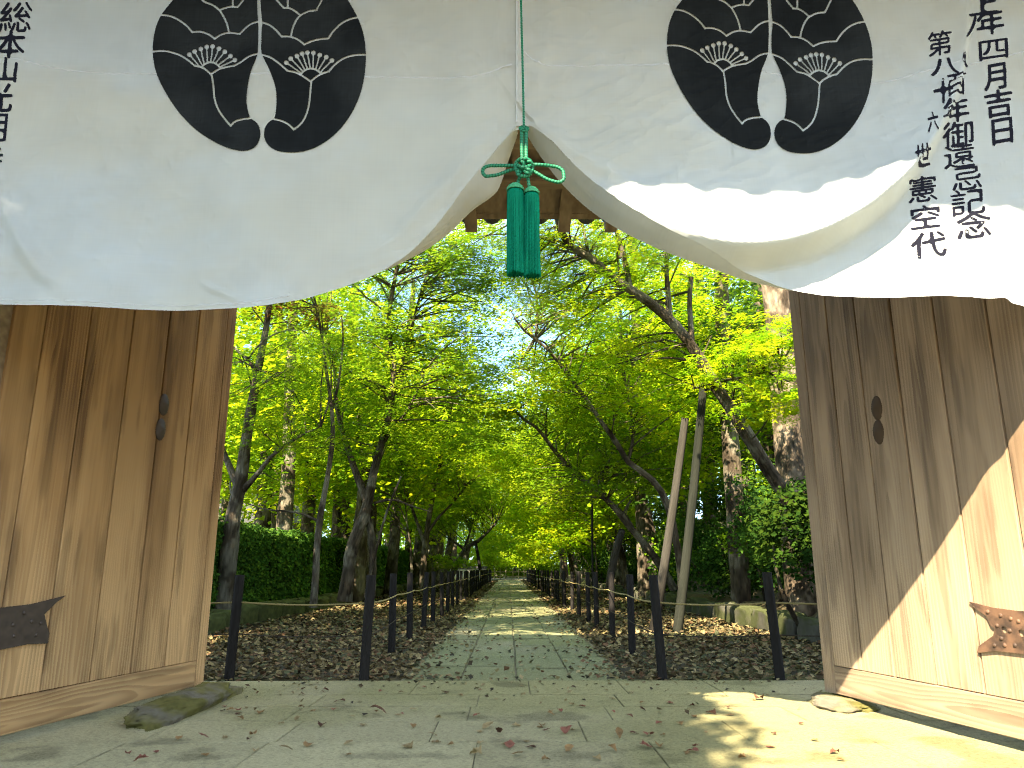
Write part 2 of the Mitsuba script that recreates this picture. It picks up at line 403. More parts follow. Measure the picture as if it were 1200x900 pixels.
# strays on the path
r4 = rnd(5)
n = 1700
yy = 8.25 + 45 * r4.random(n) ** 1.7
xx = PX + np.where(r4.random(n) < .45, r4.uniform(-1.15, 1.15, n), np.sign(r4.normal(size=n)) * (1.18 - abs(r4.normal(0, .28, n))))
parts.append(fallen(np.stack([xx, yy, np.full(n, .006)], 1), 0.062, r4))
nn = 420
yy = r4.uniform(6.3, 8.2, nn); xx = r4.uniform(-2.9, 2.9, nn); k = r4.random(nn) < ((yy - 6.0) / 2.2) ** 1.5
parts.append(fallen(np.stack([xx, yy, np.full(nn, .005)], 1)[k], 0.045, r4))
m = join([(p[0], p[1], None, p[2]) for p in parts])
tag(put('leaf_litter', (m[0], m[1]), 'm_litter', color=m[3]), 'brown and tan fallen leaves carpeting the ground beside the path', 'leaf litter', kind='stuff')

# the larger leaves lying on the paving under the gate, one by one (pixel of the photo, size, colour)
spots = [(443, 837, .13, 2), (485, 852, .07, 1), (425, 850, .06, 0), (377, 851, .08, 2), (362, 874, .09, 1), (408, 872, .07, 0), (478, 876, .10, 0), (466, 838, .05, 1), (484, 832, .06, 0), (507, 862, .06, 0), (513, 842, .06, 0), (511, 870, .07, 1),
         (571, 853, .10, 0), (585, 860, .07, 2), (605, 851, .07, 0), (563, 871, .05, 0), (557, 885, .09, 0), (597, 875, .10, 3), (606, 885, .08, 1), (622, 876, .07, 2), (663, 859, .09, 3), (646, 838, .06, 1), (682, 828, .07, 3), (667, 879, .09, 1), (670, 826, .05, 0), (726, 864, .08, 1),
         (738, 840, .06, 2), (757, 876, .08, 3), (718, 880, .07, 1), (760, 862, .09, 3), (772, 848, .06, 3), (785, 824, .07, 3), (773, 876, .07, 1), (812, 881, .08, 3), (797, 849, .06, 1), (833, 836, .09, 2), (855, 838, .07, 1), (890, 820, .11, 2), (943, 826, .07, 1), (815, 876, .06, 3),
         (335, 880, .08, 0), (296, 862, .06, 1), (300, 833, .05, 0), (238, 865, .07, 3), (233, 827, .06, 0), (210, 866, .06, 1), (165, 892, .08, 3), (240, 885, .06, 1), (270, 812, .05, 3), (305, 836, .07, 1), (282, 843, .06, 1), (330, 848, .06, 0), (150, 884, .05, 3), (391, 832, .06, 3), (352, 830, .06, 1), (270, 790 + 24, .06, 2), (520, 812, .06, 2),
         (955, 868, .06, 1), (903, 876, .06, 3), (978, 883, .07, 3), (986, 892, .06, 1), (1070, 883, .06, 3), (870, 890, .05, 1), (700, 890, .06, 0), (640, 891, .06, 1), (540, 815, .06, 1), (613, 815, .05, 0), (740, 812, .06, 2), (470, 812, .06, 1)]
kinds = [('dry tan fallen leaf lying on the grey stone paving', (0.26, 0.20, 0.095)), ('small ochre brown fallen leaf lying on the grey stone paving', (0.22, 0.14, 0.06)), ('curled dark brown fallen leaf lying on the grey stone paving', (0.11, 0.06, 0.035)), ('reddish brown fallen leaf lying on the grey stone paving', (0.20, 0.085, 0.055))]
def curled_leaf(P, size, base, rng):
    """one dry leaf: pointed oval with a wavy rim, cupped along and across its midrib"""
    n = 7
    t = np.linspace(0, 1, n)
    wid = np.sin(np.pi * t ** .8) * rng.uniform(.30, .46) * (1 + .18 * np.sin(t * 17 + rng.uniform(0, 6)))
    cup, arch, tw = rng.uniform(.2, 1.3), rng.uniform(-.2, .35), rng.normal(0, .5)
    V = []
    for s_ in (-1, 0, 1):
        y = s_ * wid
        z = cup * y ** 2 * 1.6 * (1 if s_ >= 0 else rng.uniform(.3, 1.4)) + arch * (4 * t * (1 - t)) * .3 + tw * (t - .5) * y + .03 * rng.normal(size=n)
        V.append(np.stack([t - .5, y, z], 1))
    V = np.vstack(V) * size
    th = rng.uniform(0, 2 * np.pi); c, q = math.cos(th), math.sin(th)
    tl = rng.normal(0, .22)
    V[:, 2] += tl * V[:, 0]
    V[:, :2] = V[:, :2] @ np.array([[c, q], [-q, c]])
    V[:, 2] -= V[:, 2].min() - .001
    f = []
    for r in range(2):
        for i in range(n - 1):
            a_, b_ = r * n + i, (r + 1) * n + i
            f += [[a_, a_ + 1, b_ + 1], [a_, b_ + 1, b_]]
    C = np.tile(np.asarray(base) * rng.uniform(.75, 1.2), (3 * n, 1)) * rng.uniform(.7, 1.2, (3 * n, 1))
    C[n:2 * n] *= .8
    return V + P, np.array(f), C
r5 = rnd(8)
for i in range(64):
    spots.append((r5.uniform(140, 960), 806 + 80 * r5.random() ** 1.3, r5.uniform(.035, .065), int(r5.choice([0, 0, 1, 1, 2, 3]))))
for (px, py, s, c) in spots:
    P = on_ground(px, py, 0.004)
    if abs(P[0]) > 2.35: continue
    m = curled_leaf(P, s * 1.0, kinds[c][1], r5)
    k = put('fallen_leaf', (m[0], m[1]), 'm_litter', True, color=m[2])
    tag(k, kinds[c][0], 'leaf', ['tan leaves on the paving', 'ochre leaves on the paving', 'dark curled leaves on the paving', 'reddish leaves on the paving'][c])

# low banks either side, with their stone and moss edging
def rock(c, r, seed, sub=2, ex=.42):
    s = trimesh.creation.icosphere(sub)
    v = np.array(s.vertices)
    sq = np.sign(v) * abs(v) ** ex
    v = sq * (0.82 + 0.5 * (meshkit.fbm(v * 1.6 + seed * 3.7, 3, seed) - .5)[:, None])
    return v * np.asarray(r) + np.asarray(c), np.array(s.faces)

def terrain(name, fn, x0, x1, y0, y1, n, bsdf):
    X, Y = np.meshgrid(np.linspace(x0, x1, n[0]), np.linspace(y0, y1, n[1]))
    V, Fc = sheet(x0, x1, y0, y1, 0, n)
    V[:, 2] = fn(V[:, 0], V[:, 1])
    return tag(put(name, (V, Fc), bsdf, True), kind='structure')
def bank_r(x, y):
    q = np.stack([x * .5, y * .5, x * 0], -1)
    return 0.36 + 0.12 * (meshkit.fbm(q, 3, 5) - .5) + 0.42 * np.maximum(0, x - 7.0) - 0.5 * (x < 5.0)
terrain('wooded_bank', bank_r, 4.9, 60, 8.5, 90, (80, 120), 'm_soil')
def bank_l(x, y):
    q = np.stack([x * .9, y * .9, x * 0], -1)
    return np.where(x > -5.75, -0.1, 0.30) + 0.12 * (meshkit.fbm(q, 3, 6) - .5)
terrain('mossy_bank', bank_l, -60, -5.6, 8.5, 90, (200, 160), 'm_moss')

w = thing('stone_retaining_wall', 'low mossy stone edging wall below the dark shrubs', 'wall')
r6 = rnd(21)
y = 8.6; k = 0
while y < 45:
    L = r6.uniform(0.5, 1.0) * (1 + y / 60)
    h = r6.uniform(0.36, 0.48)
    m = rock([4.88 + r6.normal(0, .03), y + L / 2, h / 2 - .06], [0.24, L / 2 * 1.06, h / 2 + .07], k)
    put(w + '__stone', m, 'm_rock', 40)
    y += L; k += 1
w = thing('mossy_edging', 'low moss covered stone edging at the foot of the clipped hedge', 'edging')
y = 8.6
while y < 45:
    L = r6.uniform(0.5, 1.0) * (1 + y / 60)
    h = r6.uniform(0.34, 0.44)
    m = rock([-5.62 + r6.normal(0, .04), y + L / 2, h / 2 - .08], [0.26, L / 2 * 1.05, h / 2 + .07], k + 200)
    put(w + '__stone', m, 'm_moss', 40)
    y += L; k += 1
# ------------------------------------------------------------------ the gate: roof, eaves, pillars, walls, doors
gate = thing('temple_gate', 'tiled wooden temple gate with both plank door leaves swung open', 'gate')
XW = 7.0
rng = rnd(31)
def quad_slab(name, y0, z0, y1, z1, t, bsdf, x0=-XW, x1=XW):
    L = math.hypot(y1 - y0, z1 - z0); b = np.array([0, (y1 - y0) / L, (z1 - z0) / L]); n = np.cross([1, 0, 0], b)
    m = panel([x0, y0, z0], [1, 0, 0], b, n, x1 - x0, L, t, 0.01)
    return put(name, (m[0], m[1]), bsdf)
SL = 0.32
def zr(y): return 4.926 - SL * (y - 6.8)              # underside of the rear rafters
def zf(y): return 5.29 + 0.36 * (y - 2.1)             # underside of the front rafters
quad_slab(gate + '__roof', 1.85, 5.46, 4.45, 8.9, 0.12, 'm_tile')
quad_slab(gate + '__roof', 4.46, 8.9, 7.85, 5.16, 0.12, 'm_tile')
quad_slab(gate + '__soffit', 4.9, zr(4.9) + .16, 7.62, zr(7.62) + .16, 0.025, 'm_rafter')
quad_slab(gate + '__soffit', 2.05, zf(2.05) + .16, 4.4, zf(4.4) + .16, 0.025, 'm_rafter')
def rafter(x, y0, y1, zfun, w=0.125, t=0.135):
    P0, P1 = np.array([x - w / 2, y0, zfun(y0)]), np.array([x - w / 2, y1, zfun(y1)])
    L = np.linalg.norm(P1 - P0); b = (P1 - P0) / L; n = np.cross([1, 0, 0], b)
    m = panel(P0 + n * t, [1, 0, 0], b, n, w, L, t, 0.004)
    put(gate + '__rafter', (m[0], m[1]), 'm_rafter')
sp = 0.505; xr = 0.6
for i in range(-13, 13): rafter(xr + i * sp, 4.9, 7.64, zr)
for i in range(-13, 13): rafter(xr + i * sp, 2.0, 4.4, zf)
def add_box(name, b, bsdf, ch=0.006): return put(name, box(*b, ch=ch), bsdf)
add_box(gate + '__eave_board', (-XW, XW, 7.52, 7.60, zr(7.56) + .142, zr(7.56) + .33), 'm_beam')
add_box(gate + '__purlin', (-XW, XW, 6.70, 6.86, 4.76, 4.918), 'm_beam')
add_box(gate + '__eave_board', (-XW, XW, 2.0, 2.08, zf(2.04) + .142, zf(2.04) + .26), 'm_beam')
add_box(gate + '__lintel', (-4.6, 4.6, 4.50, 4.85, 4.0, 4.4), 'm_beam')
add_box(gate + '__tie_beam', (-4.6, 4.6, 4.14, 4.34, 5.0, 5.25), 'm_beam')
for y in (4.62,):
    add_box(gate + '__pillar', (-3.82, -3.385, y, y + .42, -0.02, 5.6), 'm_beam', .02)
    add_box(gate + '__pillar', (3.50, 3.93, y, y + .42, -0.02, 5.6), 'm_beam', .02)
add_box(gate + '__wall', (-12, -3.83, 4.72, 4.92, -0.05, 3.6), 'm_plaster')
add_box(gate + '__wall', (3.94, 12, 4.72, 4.92, -0.05, 3.6), 'm_plaster')
# round tile ends along both eaves
def tile_ends(y, z, step, r, x0, x1):
    th = np.linspace(0, 2 * np.pi, 20, endpoint=False)
    P = []
    for x in np.arange(x0, x1, step):
        ring = np.stack([x + r * np.cos(th), th * 0 + y, z + r * np.sin(th)], 1)
        V = np.vstack([ring, ring + [0, .12, 0], [[x, y, z]], [[x, y + .12, z]]])
        f = []
        for k in range(20):
            j = (k + 1) % 20
            f += [[k, j, j + 20], [k, j + 20, k + 20], [40, j, k], [41, k + 20, j + 20]]
        P.append((V, np.array(f)))
    m = join(P)
    return m[0], m[1]
k = put(gate + '__eave_tile', tile_ends(1.90, 5.332, 0.31, 0.105, -XW, XW), 'm_tile'); tag(k, kind='stuff')
k = put(gate + '__eave_tile', tile_ends(7.66, 4.925, 0.262, 0.105, -XW, XW), 'm_tile'); tag(k, kind='stuff')
add_box(gate + '__eave_tile_strip', (-XW, XW, 1.92, 2.0, 5.255, 5.52), 'm_tile')
add_box(gate + '__eave_tile_strip', (-XW, XW, 7.61, 7.70, 4.90, 5.14), 'm_tile')

# the two door leaves
def door_frame(farcorner, other):
    O = farcorner; a = other - farcorner; a[2] = 0; a /= np.linalg.norm(a)
    n = np.cross([0, 0, 1], a); n = n if n[0] * -O[0] > 0 else -n
    return O, a, n
def door_s(fr, px, py):
    O, a, n = fr; r = ray(px, py); o = np.array([0, 0, EYE])
    P = o + r * np.dot(n, O - o) / np.dot(n, r)
    return np.dot(P - O, a), P[2]
TOP, THK = 3.96, 0.032
def make_door(fr, cuts, bsdf, seed, stile_w, width, knob_px, rail=0.225):
    rng = rnd(seed)
    O, a, n = fr; z = np.array([0, 0, 1.0])
    d = gate + '__' + fresh('door')
    tag(d, 'warm brown weathered plank door leaf hanging in shade' if seed == 41 else 'grey brown weathered plank door leaf with sunlit lower corner')
    z0 = O[2]
    def brd(s0, s1, za, zb, lift, nm, i, ch=.004):
        m = panel(O + a * s0 + z * (za - z0) + n * lift, a, z, n, s1 - s0, zb - za, THK, ch, uv0=(10.0 * i, za), rough=0.0008, rng=rng)
        put(d + '__' + nm, (m[0], m[1]), bsdf, uv=m[2])
    def cross(s0, s1, za, zb, lift, nm, i):            # grain runs along the door
        m = panel(O + a * s0 + z * (za - z0) + n * lift, a, z, n, s1 - s0, zb - za, THK, .006, rough=.001, rng=rng)
        uv = np.stack([m[2][:, 1] - (zb - za) / 2 + 10.0 * i, m[2][:, 0] + (s1 - s0) / 2 - 1.2], 1)
        put(d + '__' + nm, (m[0], m[1]), bsdf, uv=uv)
    brd(0, stile_w, z0, TOP, 0.004, 'stile', seed + 9)
    cross(stile_w + .002, width, z0, z0 + rail, 0.004, 'bottom_rail', seed + 10)
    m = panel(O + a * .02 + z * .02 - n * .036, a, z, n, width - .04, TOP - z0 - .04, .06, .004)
    put(d + '__gap_shade_sheet', (m[0], m[1]), 'm_dark_gap')  # dark sheet added behind the boards so their gaps read as shade
    cuts = [stile_w] + list(cuts) + [width]
    for i in range(len(cuts) - 1):
        g = 0.009 if i else 0.003
        brd(cuts[i] + g, cuts[i + 1] - 0.008, z0 + rail + .005, TOP, rng.normal(0, 0.0025) - 0.001, 'board', seed + i)
    # two round studs, one above the other
    for (px, py) in knob_px:
        s, zz = door_s(fr, px, py)
        v = trimesh.creation.icosphere(3).vertices * [0.062, 0.100, 0.024]
        v = v * (1 + 0.12 * (meshkit.fbm(v * 20, 2, seed)[:, None] - .5))
        v[:, 2] += 0.012 * np.exp(-(v[:, :2] ** 2).sum(1) / .0012)
        V = O + np.outer(s + v[:, 0], a) + np.outer(v[:, 1] + zz - z0, z) + np.outer(v[:, 2], n)
        f = trimesh.creation.icosphere(3).faces
        if np.dot(np.cross(a, z), n) < 0: f = f[:, ::-1]
        put(d + '__stud', (V, f), 'm_iron_dark' if seed == 41 else 'm_door_stud', True)
    return d
scene['m_door_stud'] = two(princ(rgb(0.06, 0.042, 0.028), 0.8, 0.1))
FL = door_frame(on_ground(238, 802, .05), on_ground(0, 863, .05))
FR = door_frame(on_ground(967, 810, .08), on_ground(1200, 868, .08))
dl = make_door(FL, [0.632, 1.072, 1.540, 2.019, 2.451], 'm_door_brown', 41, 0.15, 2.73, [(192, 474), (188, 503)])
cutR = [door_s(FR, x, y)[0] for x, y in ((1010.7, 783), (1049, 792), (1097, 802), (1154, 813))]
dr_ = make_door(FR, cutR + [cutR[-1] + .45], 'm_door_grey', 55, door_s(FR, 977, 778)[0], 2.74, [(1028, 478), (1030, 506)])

# iron hinge straps: an outline cut from plate, with studs
def strap(d, fr, outline, rivets, holes, bsdf):
    O, a, n = fr; z = np.array([0, 0, 1.0])
    poly = Polygon(outline)
    for h in holes: poly = poly.difference(Point(h).buffer(0.022, 6))
    m = trimesh.creation.extrude_polygon(poly, 0.009, engine='earcut')
    V = O + np.outer(m.vertices[:, 0], a) + np.outer(m.vertices[:, 1] - O[2], z) + np.outer(m.vertices[:, 2] + 0.006, n)
    P = [(V, m.faces)]
    for (s, zz) in rivets:
        q = trimesh.creation.icosphere(2)
        v = q.vertices * [0.014, 0.014, 0.011]
        P.append((O + np.outer(s + v[:, 0], a) + np.outer(zz + v[:, 1] - O[2], z) + np.outer(v[:, 2] + 0.015, n), q.faces))
    # P faces may be mirrored; the material is two-sided
    m = join(P)
    put(d + '__hinge_strap', (m[0], m[1]), bsdf, 25)
def px_outline(fr, pts): return [door_s(fr, x, y) for x, y in pts]
ol = px_outline(FL, [(75, 698), (64, 706), (50, 720), (53, 733), (56, 742), (54, 754), (30, 755)]) + [(2.72, 0.575), (2.72, 0.86)] + px_outline(FL, [(0, 712), (35, 708)])
strap(dl, FL, ol, px_outline(FL, [(13, 732), (35, 728), (14, 745), (40, 744), (26, 718), (46, 730)]) + [(2.6, .7), (2.6, .8)], [], 'm_iron_dark')
orr = px_outline(FR, [(1137, 705), (1148, 715), (1158, 722), (1163, 733), (1168, 737), (1166, 745), (1149, 757), (1147, 765), (1170, 763)]) + [(2.72, .60), (2.72, .87)] + px_outline(FR, [(1195, 716), (1165, 712)])
strap(dr_, FR, orr, px_outline(FR, [(1175, 721), (1187, 725), (1171, 733), (1196, 728), (1168, 756), (1180, 756), (1192, 756), (1186, 739), (1176, 748), (1160, 717)]) + [(2.4, .66), (2.4, .8), (2.6, .7)], px_outline(FR, [(1179, 738), (1199, 742)]), 'm_iron')

# low stones under the free ends of the leaves
r7 = rnd(77)
def rough_stone(c, r, seed, ex):
    v, f = rock([0, 0, 0], [1, 1, 1], seed, 4, ex)
    v = v * (1 + .34 * (meshkit.fbm(v * 2.3 + seed, 4, seed) - .5)[:, None] + .10 * (meshkit.fbm(v * 9, 2, seed + 4) - .5)[:, None])
    return v * np.asarray(r) + np.asarray(c), f
st = thing('stone_block', 'long low mossy stone lying under the warm brown door leaf', 'stone')
scene[st] = mikit.ply(rough_stone([-2.63, 6.75, -.01], [0.27, 1.15, 0.155], 3, .72), 'm_moss_rock', smooth=True)
st = thing('stone_block', 'low worn grey stone lying under the sunlit grey door leaf', 'stone')
scene[st] = mikit.ply(rough_stone([2.76, 6.75, -.01], [0.27, 0.42, 0.10], 8, .75), 'm_moss_rock', smooth=True)

# ------------------------------------------------------------------ fence posts and ropes
def post(base, h, r, seed, label, group, lean=(0, 0)):
    P = np.array([[0, 0, -.1], [0, 0, h * .35], [0, 0, h * .7], [0, 0, h - .006], [0, 0, h]], float)
    P[:, 0] += np.array([0, .35, .7, 1, 1]) * lean[0]; P[:, 1] += np.array([0, .35, .7, 1, 1]) * lean[1]
    m = tube(P + base, np.array([1.03, 1, 1, .98, .90]) * r, 12, 0.05, seed)
    k = put('fence_post', (m[0], m[1]), 'm_post', 40)
    return tag(k, label, 'post', group)
rngp = rnd(51)
ORD = ['first', 'second', 'third', 'fourth', 'fifth', 'sixth', 'seventh', 'eighth', 'ninth', 'tenth']
SIDE = ('hedge', 'stone wall')
post_xy = {0: [], 1: []}
leftpx = [(426, 797), (459, 765), (480, 749), (496, 736)]
rightpx = [(777, 795), (741, 765), (717.5, 746), (699.5, 735)]
for side, pxs in ((0, leftpx), (1, rightpx)):
    pts = [on_ground(*p)[:2] for p in pxs]
    while pts[-1][1] < 74:
        pts.append(np.array([(-1.62, 1.72)[side] + rngp.normal(0, .03), pts[-1][1] + 1.95 + rngp.normal(0, .08)]))
    for i, p in enumerate(pts):
        post_xy[side].append(p)
        lean = (rngp.normal(0, .015), rngp.normal(0, .015))
        if side == 1 and i == 0: lean = (-0.06, 0)
        if side == 0 and i == 0: lean = (0.035, 0)
        if i < 10:
            lb, gr = f'black wooden fence post on the {SIDE[side]} side of the path, {ORD[i]} from the paving', f'black posts on the {SIDE[side]} side of the path'
        else:
            lb, gr = f'small black fence post in the far run on the {SIDE[side]} side of the path', f'far black posts on the {SIDE[side]} side'
        post(np.array([p[0], p[1], -.03]), 1.075 + rngp.normal(0, .008), 0.05, i, lb, gr, lean)
cl, cr = on_ground(268, 795)[:2], on_ground(915, 797)[:2]
post(np.array([*cl, -.03]), 1.07, .052, 91, 'black fence post standing beside the free edge of the warm brown door', 'corner posts', (0.03, 0))
post(np.array([*cr, -.03]), 1.10, .05, 92, 'black fence post standing beside the free edge of the grey brown door', 'corner posts', (-0.06, 0))

def rope(pts, z, sag, r, bsdf, label, side):
    V = []
    for i in range(len(pts) - 1):
        a, b = np.array([*pts[i], z]), np.array([*pts[i + 1], z])
        for t in np.linspace(0, 1, 9)[:-1]:
            p = a * (1 - t) + b * t; p[2] -= sag * 4 * t * (1 - t) * (1 + .3 * math.sin(i * 1.7)); V.append(p)
    V.append(np.array([*pts[-1], z])); V = np.array(V)
    V[:, 0] += (0.054, -0.054)[side]
    m = tube(V, np.full(len(V), r), 6)
    tag(put('rope', (m[0], m[1]), bsdf, True), label, 'rope')
for side, c in ((0, cl), (1, cr)):
    outer = np.array([c[0] + (-2.2, 2.2)[side], c[1] + .05])
    pts = [outer, c] + post_xy[side]
    rope(pts, .76, .02, .009, 'm_rope', f'thin straw coloured upper rope strung along the posts on the {SIDE[side]} side', side)
    rope(pts, .44, .02, .006, 'm_rope_dark', f'thin dark lower rope strung along the posts on the {SIDE[side]} side', side)

# ------------------------------------------------------------------ the white curtain
YC = 4.1
def C(px, py, Y=YC):
    p = at(px, py, Y); return p[0], p[2]
def poly_px(pts): return np.array([C(*p) for p in pts])
SWAG = poly_px([(1135, -60), (1128, 40), (1112, 110), (1085, 165), (1050, 212), (1010, 250), (960, 280), (905, 298), (850, 302), (790, 284), (725, 246), (665, 196), (628, 150)])
SW_A = np.array([.02, .05, .09, .15, .20, .22, .21, .20, .17, .12, .09, .07, .03]) * 1.15
SW_W = np.array([.05, .055, .065, .08, .095, .10, .10, .10, .09, .08, .075, .065, .05]) * 1.15
def round_off(P, n=3):
    for _ in range(n):
        Q = [P[0]]
        for a, b in zip(P[:-1], P[1:]): Q += [.75 * a + .25 * b, .25 * a + .75 * b]
        P = np.array(Q + [P[-1]])
    return P
_s = round_off(np.column_stack([SWAG, SW_A, SW_W]))
SWAG, SW_A, SW_W = _s[:, :2], _s[:, 2], _s[:, 3]
FOLD2 = poly_px([(1196, 160), (1190, 240), (1180, 310), (1172, 352)])
CREASES = [(poly_px([(-10, 190), (8, 240), (30, 290), (58, 325), (78, 342)]), .05, .05), (poly_px([(236, 332), (250, 339), (264, 345), (286, 355)]), .022, .016), (poly_px([(598, 140), (560, 175), (520, 222), (470, 275), (400, 318)]), .030, .06), (poly_px([(604, 148), (585, 185), (556, 222), (530, 262)]), .022, .035),
           (poly_px([(622, 140), (668, 180), (735, 222), (820, 250)]), .03, .05), (poly_px([(1160, 230), (1135, 262), (1108, 310)]), .018, .035),
           (poly_px([(600, 120), (585, 60), (580, -40)]), .012, .035), (poly_px([(622, 118), (640, 60), (650, -40)]), .012, .04),
           (poly_px([(360, 285), (330, 320), (345, 358)]), .008, .02), (poly_px([(95, 90), (120, 165), (128, 215)]), .006, .02), (poly_px([(40, 330), (130, 300), (230, 318)]), .008, .04)]
def seg_dist(Q, P):
    """signed distance (positive above), position along the polyline"""
    best = np.full(len(Q), 9e9); sd = np.zeros(len(Q)); pos = np.zeros(len(Q))
    for i in range(len(P) - 1):
        a, b = P[i], P[i + 1]; d = b - a; L2 = d @ d
        t = np.clip(((Q - a) @ d) / L2, 0, 1)
        w = Q - (a + t[:, None] * d); r = np.hypot(w[:, 0], w[:, 1])
        s = np.sign(d[0] * w[:, 1] - d[1] * w[:, 0])
        m = r < best
        best[m], sd[m], pos[m] = r[m], (r * s)[m], (i + t)[m]
    return best, sd, pos
def depth(x, z):
    Q = np.stack([x, z], 1)
    r, sd, pos = seg_dist(Q, SWAG)
    i = np.arange(len(SWAG))
    A, W = np.interp(pos, i, SW_A), np.interp(pos, i, SW_W)
    sd = -sd                                              # the path runs from upper right to the tie: its right-hand side is above
    up = A * np.exp(-np.maximum(sd, 0) / .30)
    t = np.clip(1 + np.minimum(sd, 0) / W, 0, 1)
    dn = A * (t * t * (3 - 2 * t))
    D = np.where(sd > 0, up, dn)
    for P, amp, wid in CREASES:
        r, s, pos = seg_dist(Q, P)
        tap = np.sin(np.pi * np.clip((pos + .25) / (len(P) - .5), 0, 1))
        D = D + amp * tap * np.exp(-(r / wid) ** 2)
    r, s, pos = seg_dist(Q, FOLD2)
    D = D + .05 * np.exp(-(r / .05) ** 2) * np.clip((3.25 - z) / .5, 0, 1)
    q = np.stack([x * .9, z * .9, x * 0], 1)
    D = D + .07 * (meshkit.fbm(q + 4.1, 2, 2) - .5) + 0.02 * np.sin(x * 5.1 + .8 * z) * np.clip((4.2 - z), 0, 1)
    q = np.stack([x * 4.2, z * 2.6, x * 0], 1)
    D = D + .022 * (meshkit.fbm(q, 3, 9) - .5)
    q = np.stack([x * 3.1 + z * 2.0, z * 9 - x * 4, x * 0], 1)
    wr = 1 - abs(2 * meshkit.fbm(q, 3, 31) - 1)
    D = D + .012 * wr ** 5 * np.clip(meshkit.fbm(np.stack([x * .8, z * .8, x * 0 + 5], 1), 2, 8) * 3 - 1, 0, 1)
    hang = np.clip((z - 4.1) / .6, 0, 1)
    return D * (1 - .6 * hang)
def CP(px, py):                                       # the point of the hanging cloth itself that is seen at a pixel
    Y = YC
    for _ in range(6):
        x, z = C(px, py, Y)
        Y = .5 * Y + .5 * (YC - depth(np.array([x]), np.array([z]))[0])
    return C(px, py, Y)
def CPs(P):
    P = np.asarray(P, float); Y = np.full(len(P), YC)
    R = np.array([ray(*p) for p in P])
    for _ in range(7):
        k = Y / R[:, 1]
        x, z = R[:, 0] * k, EYE + R[:, 2] * k
        Y = .5 * Y + .5 * (YC - depth(x, z))
    k = Y / R[:, 1]
    return np.stack([R[:, 0] * k, EYE + R[:, 2] * k], 1)
def cloth_pt(x, z, off=0.0):
    return np.stack([x, YC - depth(x, z) - off, z], 1)

ZT = 5.1
LE = poly_px([(-330, 330), (-150, 345), (0, 357), (100, 361), (200, 363), (280, 361.5), (340, 354), (400, 336), (450, 315), (490, 286), (520, 254), (545, 220), (570, 190), (590, 167), (605, 152), (616, 150)])
RE = poly_px([(605, 149), (614, 148), (640, 166), (670, 196), (700, 224), (740, 256), (790, 287), (840, 309), (880, 323), (930, 339), (970, 345.5), (1050, 350), (1110, 349), (1150, 350), (1180, 354), (1200, 358), (1300, 380), (1500, 405)])
def smooth_curve(P, n):
    from scipy.interpolate import PchipInterpolator
    d = np.r_[0, np.cumsum(np.linalg.norm(np.diff(P, axis=0), axis=1))]
    t = np.linspace(0, d[-1], n)
    return PchipInterpolator(d, P)(t)
curtain = thing('curtain', 'white cloth curtain with black crests and ink lettering, gathered up at its middle', 'curtain')
def cloth_panel(edge, n, lap, m=120):
    Ec = smooth_curve(edge, n)
    t = np.linspace(0, 1, m) ** 0.85
    X = np.repeat(Ec[:, :1], m, 1); Z = ZT + (Ec[:, 1:] - ZT) * t[None]
    V = cloth_pt(X.ravel(), Z.ravel(), -.014 * np.clip((X.ravel() + .07) / .06, 0, 1) * lap)
    i = np.arange(n * m).reshape(n, m)
    a, b, c, d = i[:-1, :-1].ravel(), i[1:, :-1].ravel(), i[1:, 1:].ravel(), i[:-1, 1:].ravel()
    f = np.vstack([np.stack([a, d, c], 1), np.stack([a, c, b], 1)])
    put(curtain + '__panel', (V, f), 'm_cloth', True)
    return Ec
ELc, ERc = cloth_panel(LE, 330, 1, 110), cloth_panel(RE, 680, 0, 150)
def hem_strip(edge_px, hem_px, back, n=120, rows=9):
    """where the cloth is drawn up its lower edge rolls back, away from the viewer"""
    A = smooth_curve(poly_px(edge_px), n); B0 = smooth_curve(np.array([C(x, y, YC + back) for x, y in hem_px]), n)
    P0 = cloth_pt(A[:, 0], A[:, 1]); P1 = np.stack([B0[:, 0], np.full(n, YC + back), B0[:, 1]], 1)
    taper = np.sin(np.pi * np.linspace(0, 1, n)) ** .6
    P1[:, 1] = P0[:, 1] + (P1[:, 1] - P0[:, 1])
    V = []
    for k in np.linspace(0, 1, rows):
        p = P0 * (1 - k) + P1 * k
        p[:, 2] -= .028 * taper * np.sin(np.pi * k) - 0.012 * taper * np.sin(k * 9 + np.linspace(0, 7, n))*k
        V.append(p)
    V = np.stack(V, 1).reshape(-1, 3)
    i = np.arange(n * rows).reshape(n, rows)
    a, b, c, d = i[:-1, :-1].ravel(), i[1:, :-1].ravel(), i[1:, 1:].ravel(), i[:-1, 1:].ravel()
    put(curtain + '__rolled_edge', (V, np.vstack([np.stack([a, d, c], 1), np.stack([a, c, b], 1)])), 'm_cloth', True)
hem_strip([(450, 315), (490, 286), (520, 254), (545, 220), (570, 190), (590, 167), (606, 148)], [(450, 317), (492, 296), (527, 271), (552, 248), (583, 225), (594, 195), (607, 156)], .235)
hem_strip([(614, 142), (640, 166), (670, 196), (700, 224), (740, 256), (790, 287), (840, 309), (880, 323), (930, 339)], [(614, 152), (637, 188), (666, 222), (701, 252), (750, 282), (800, 304), (850, 321), (895, 333), (930, 340.5)], .235)

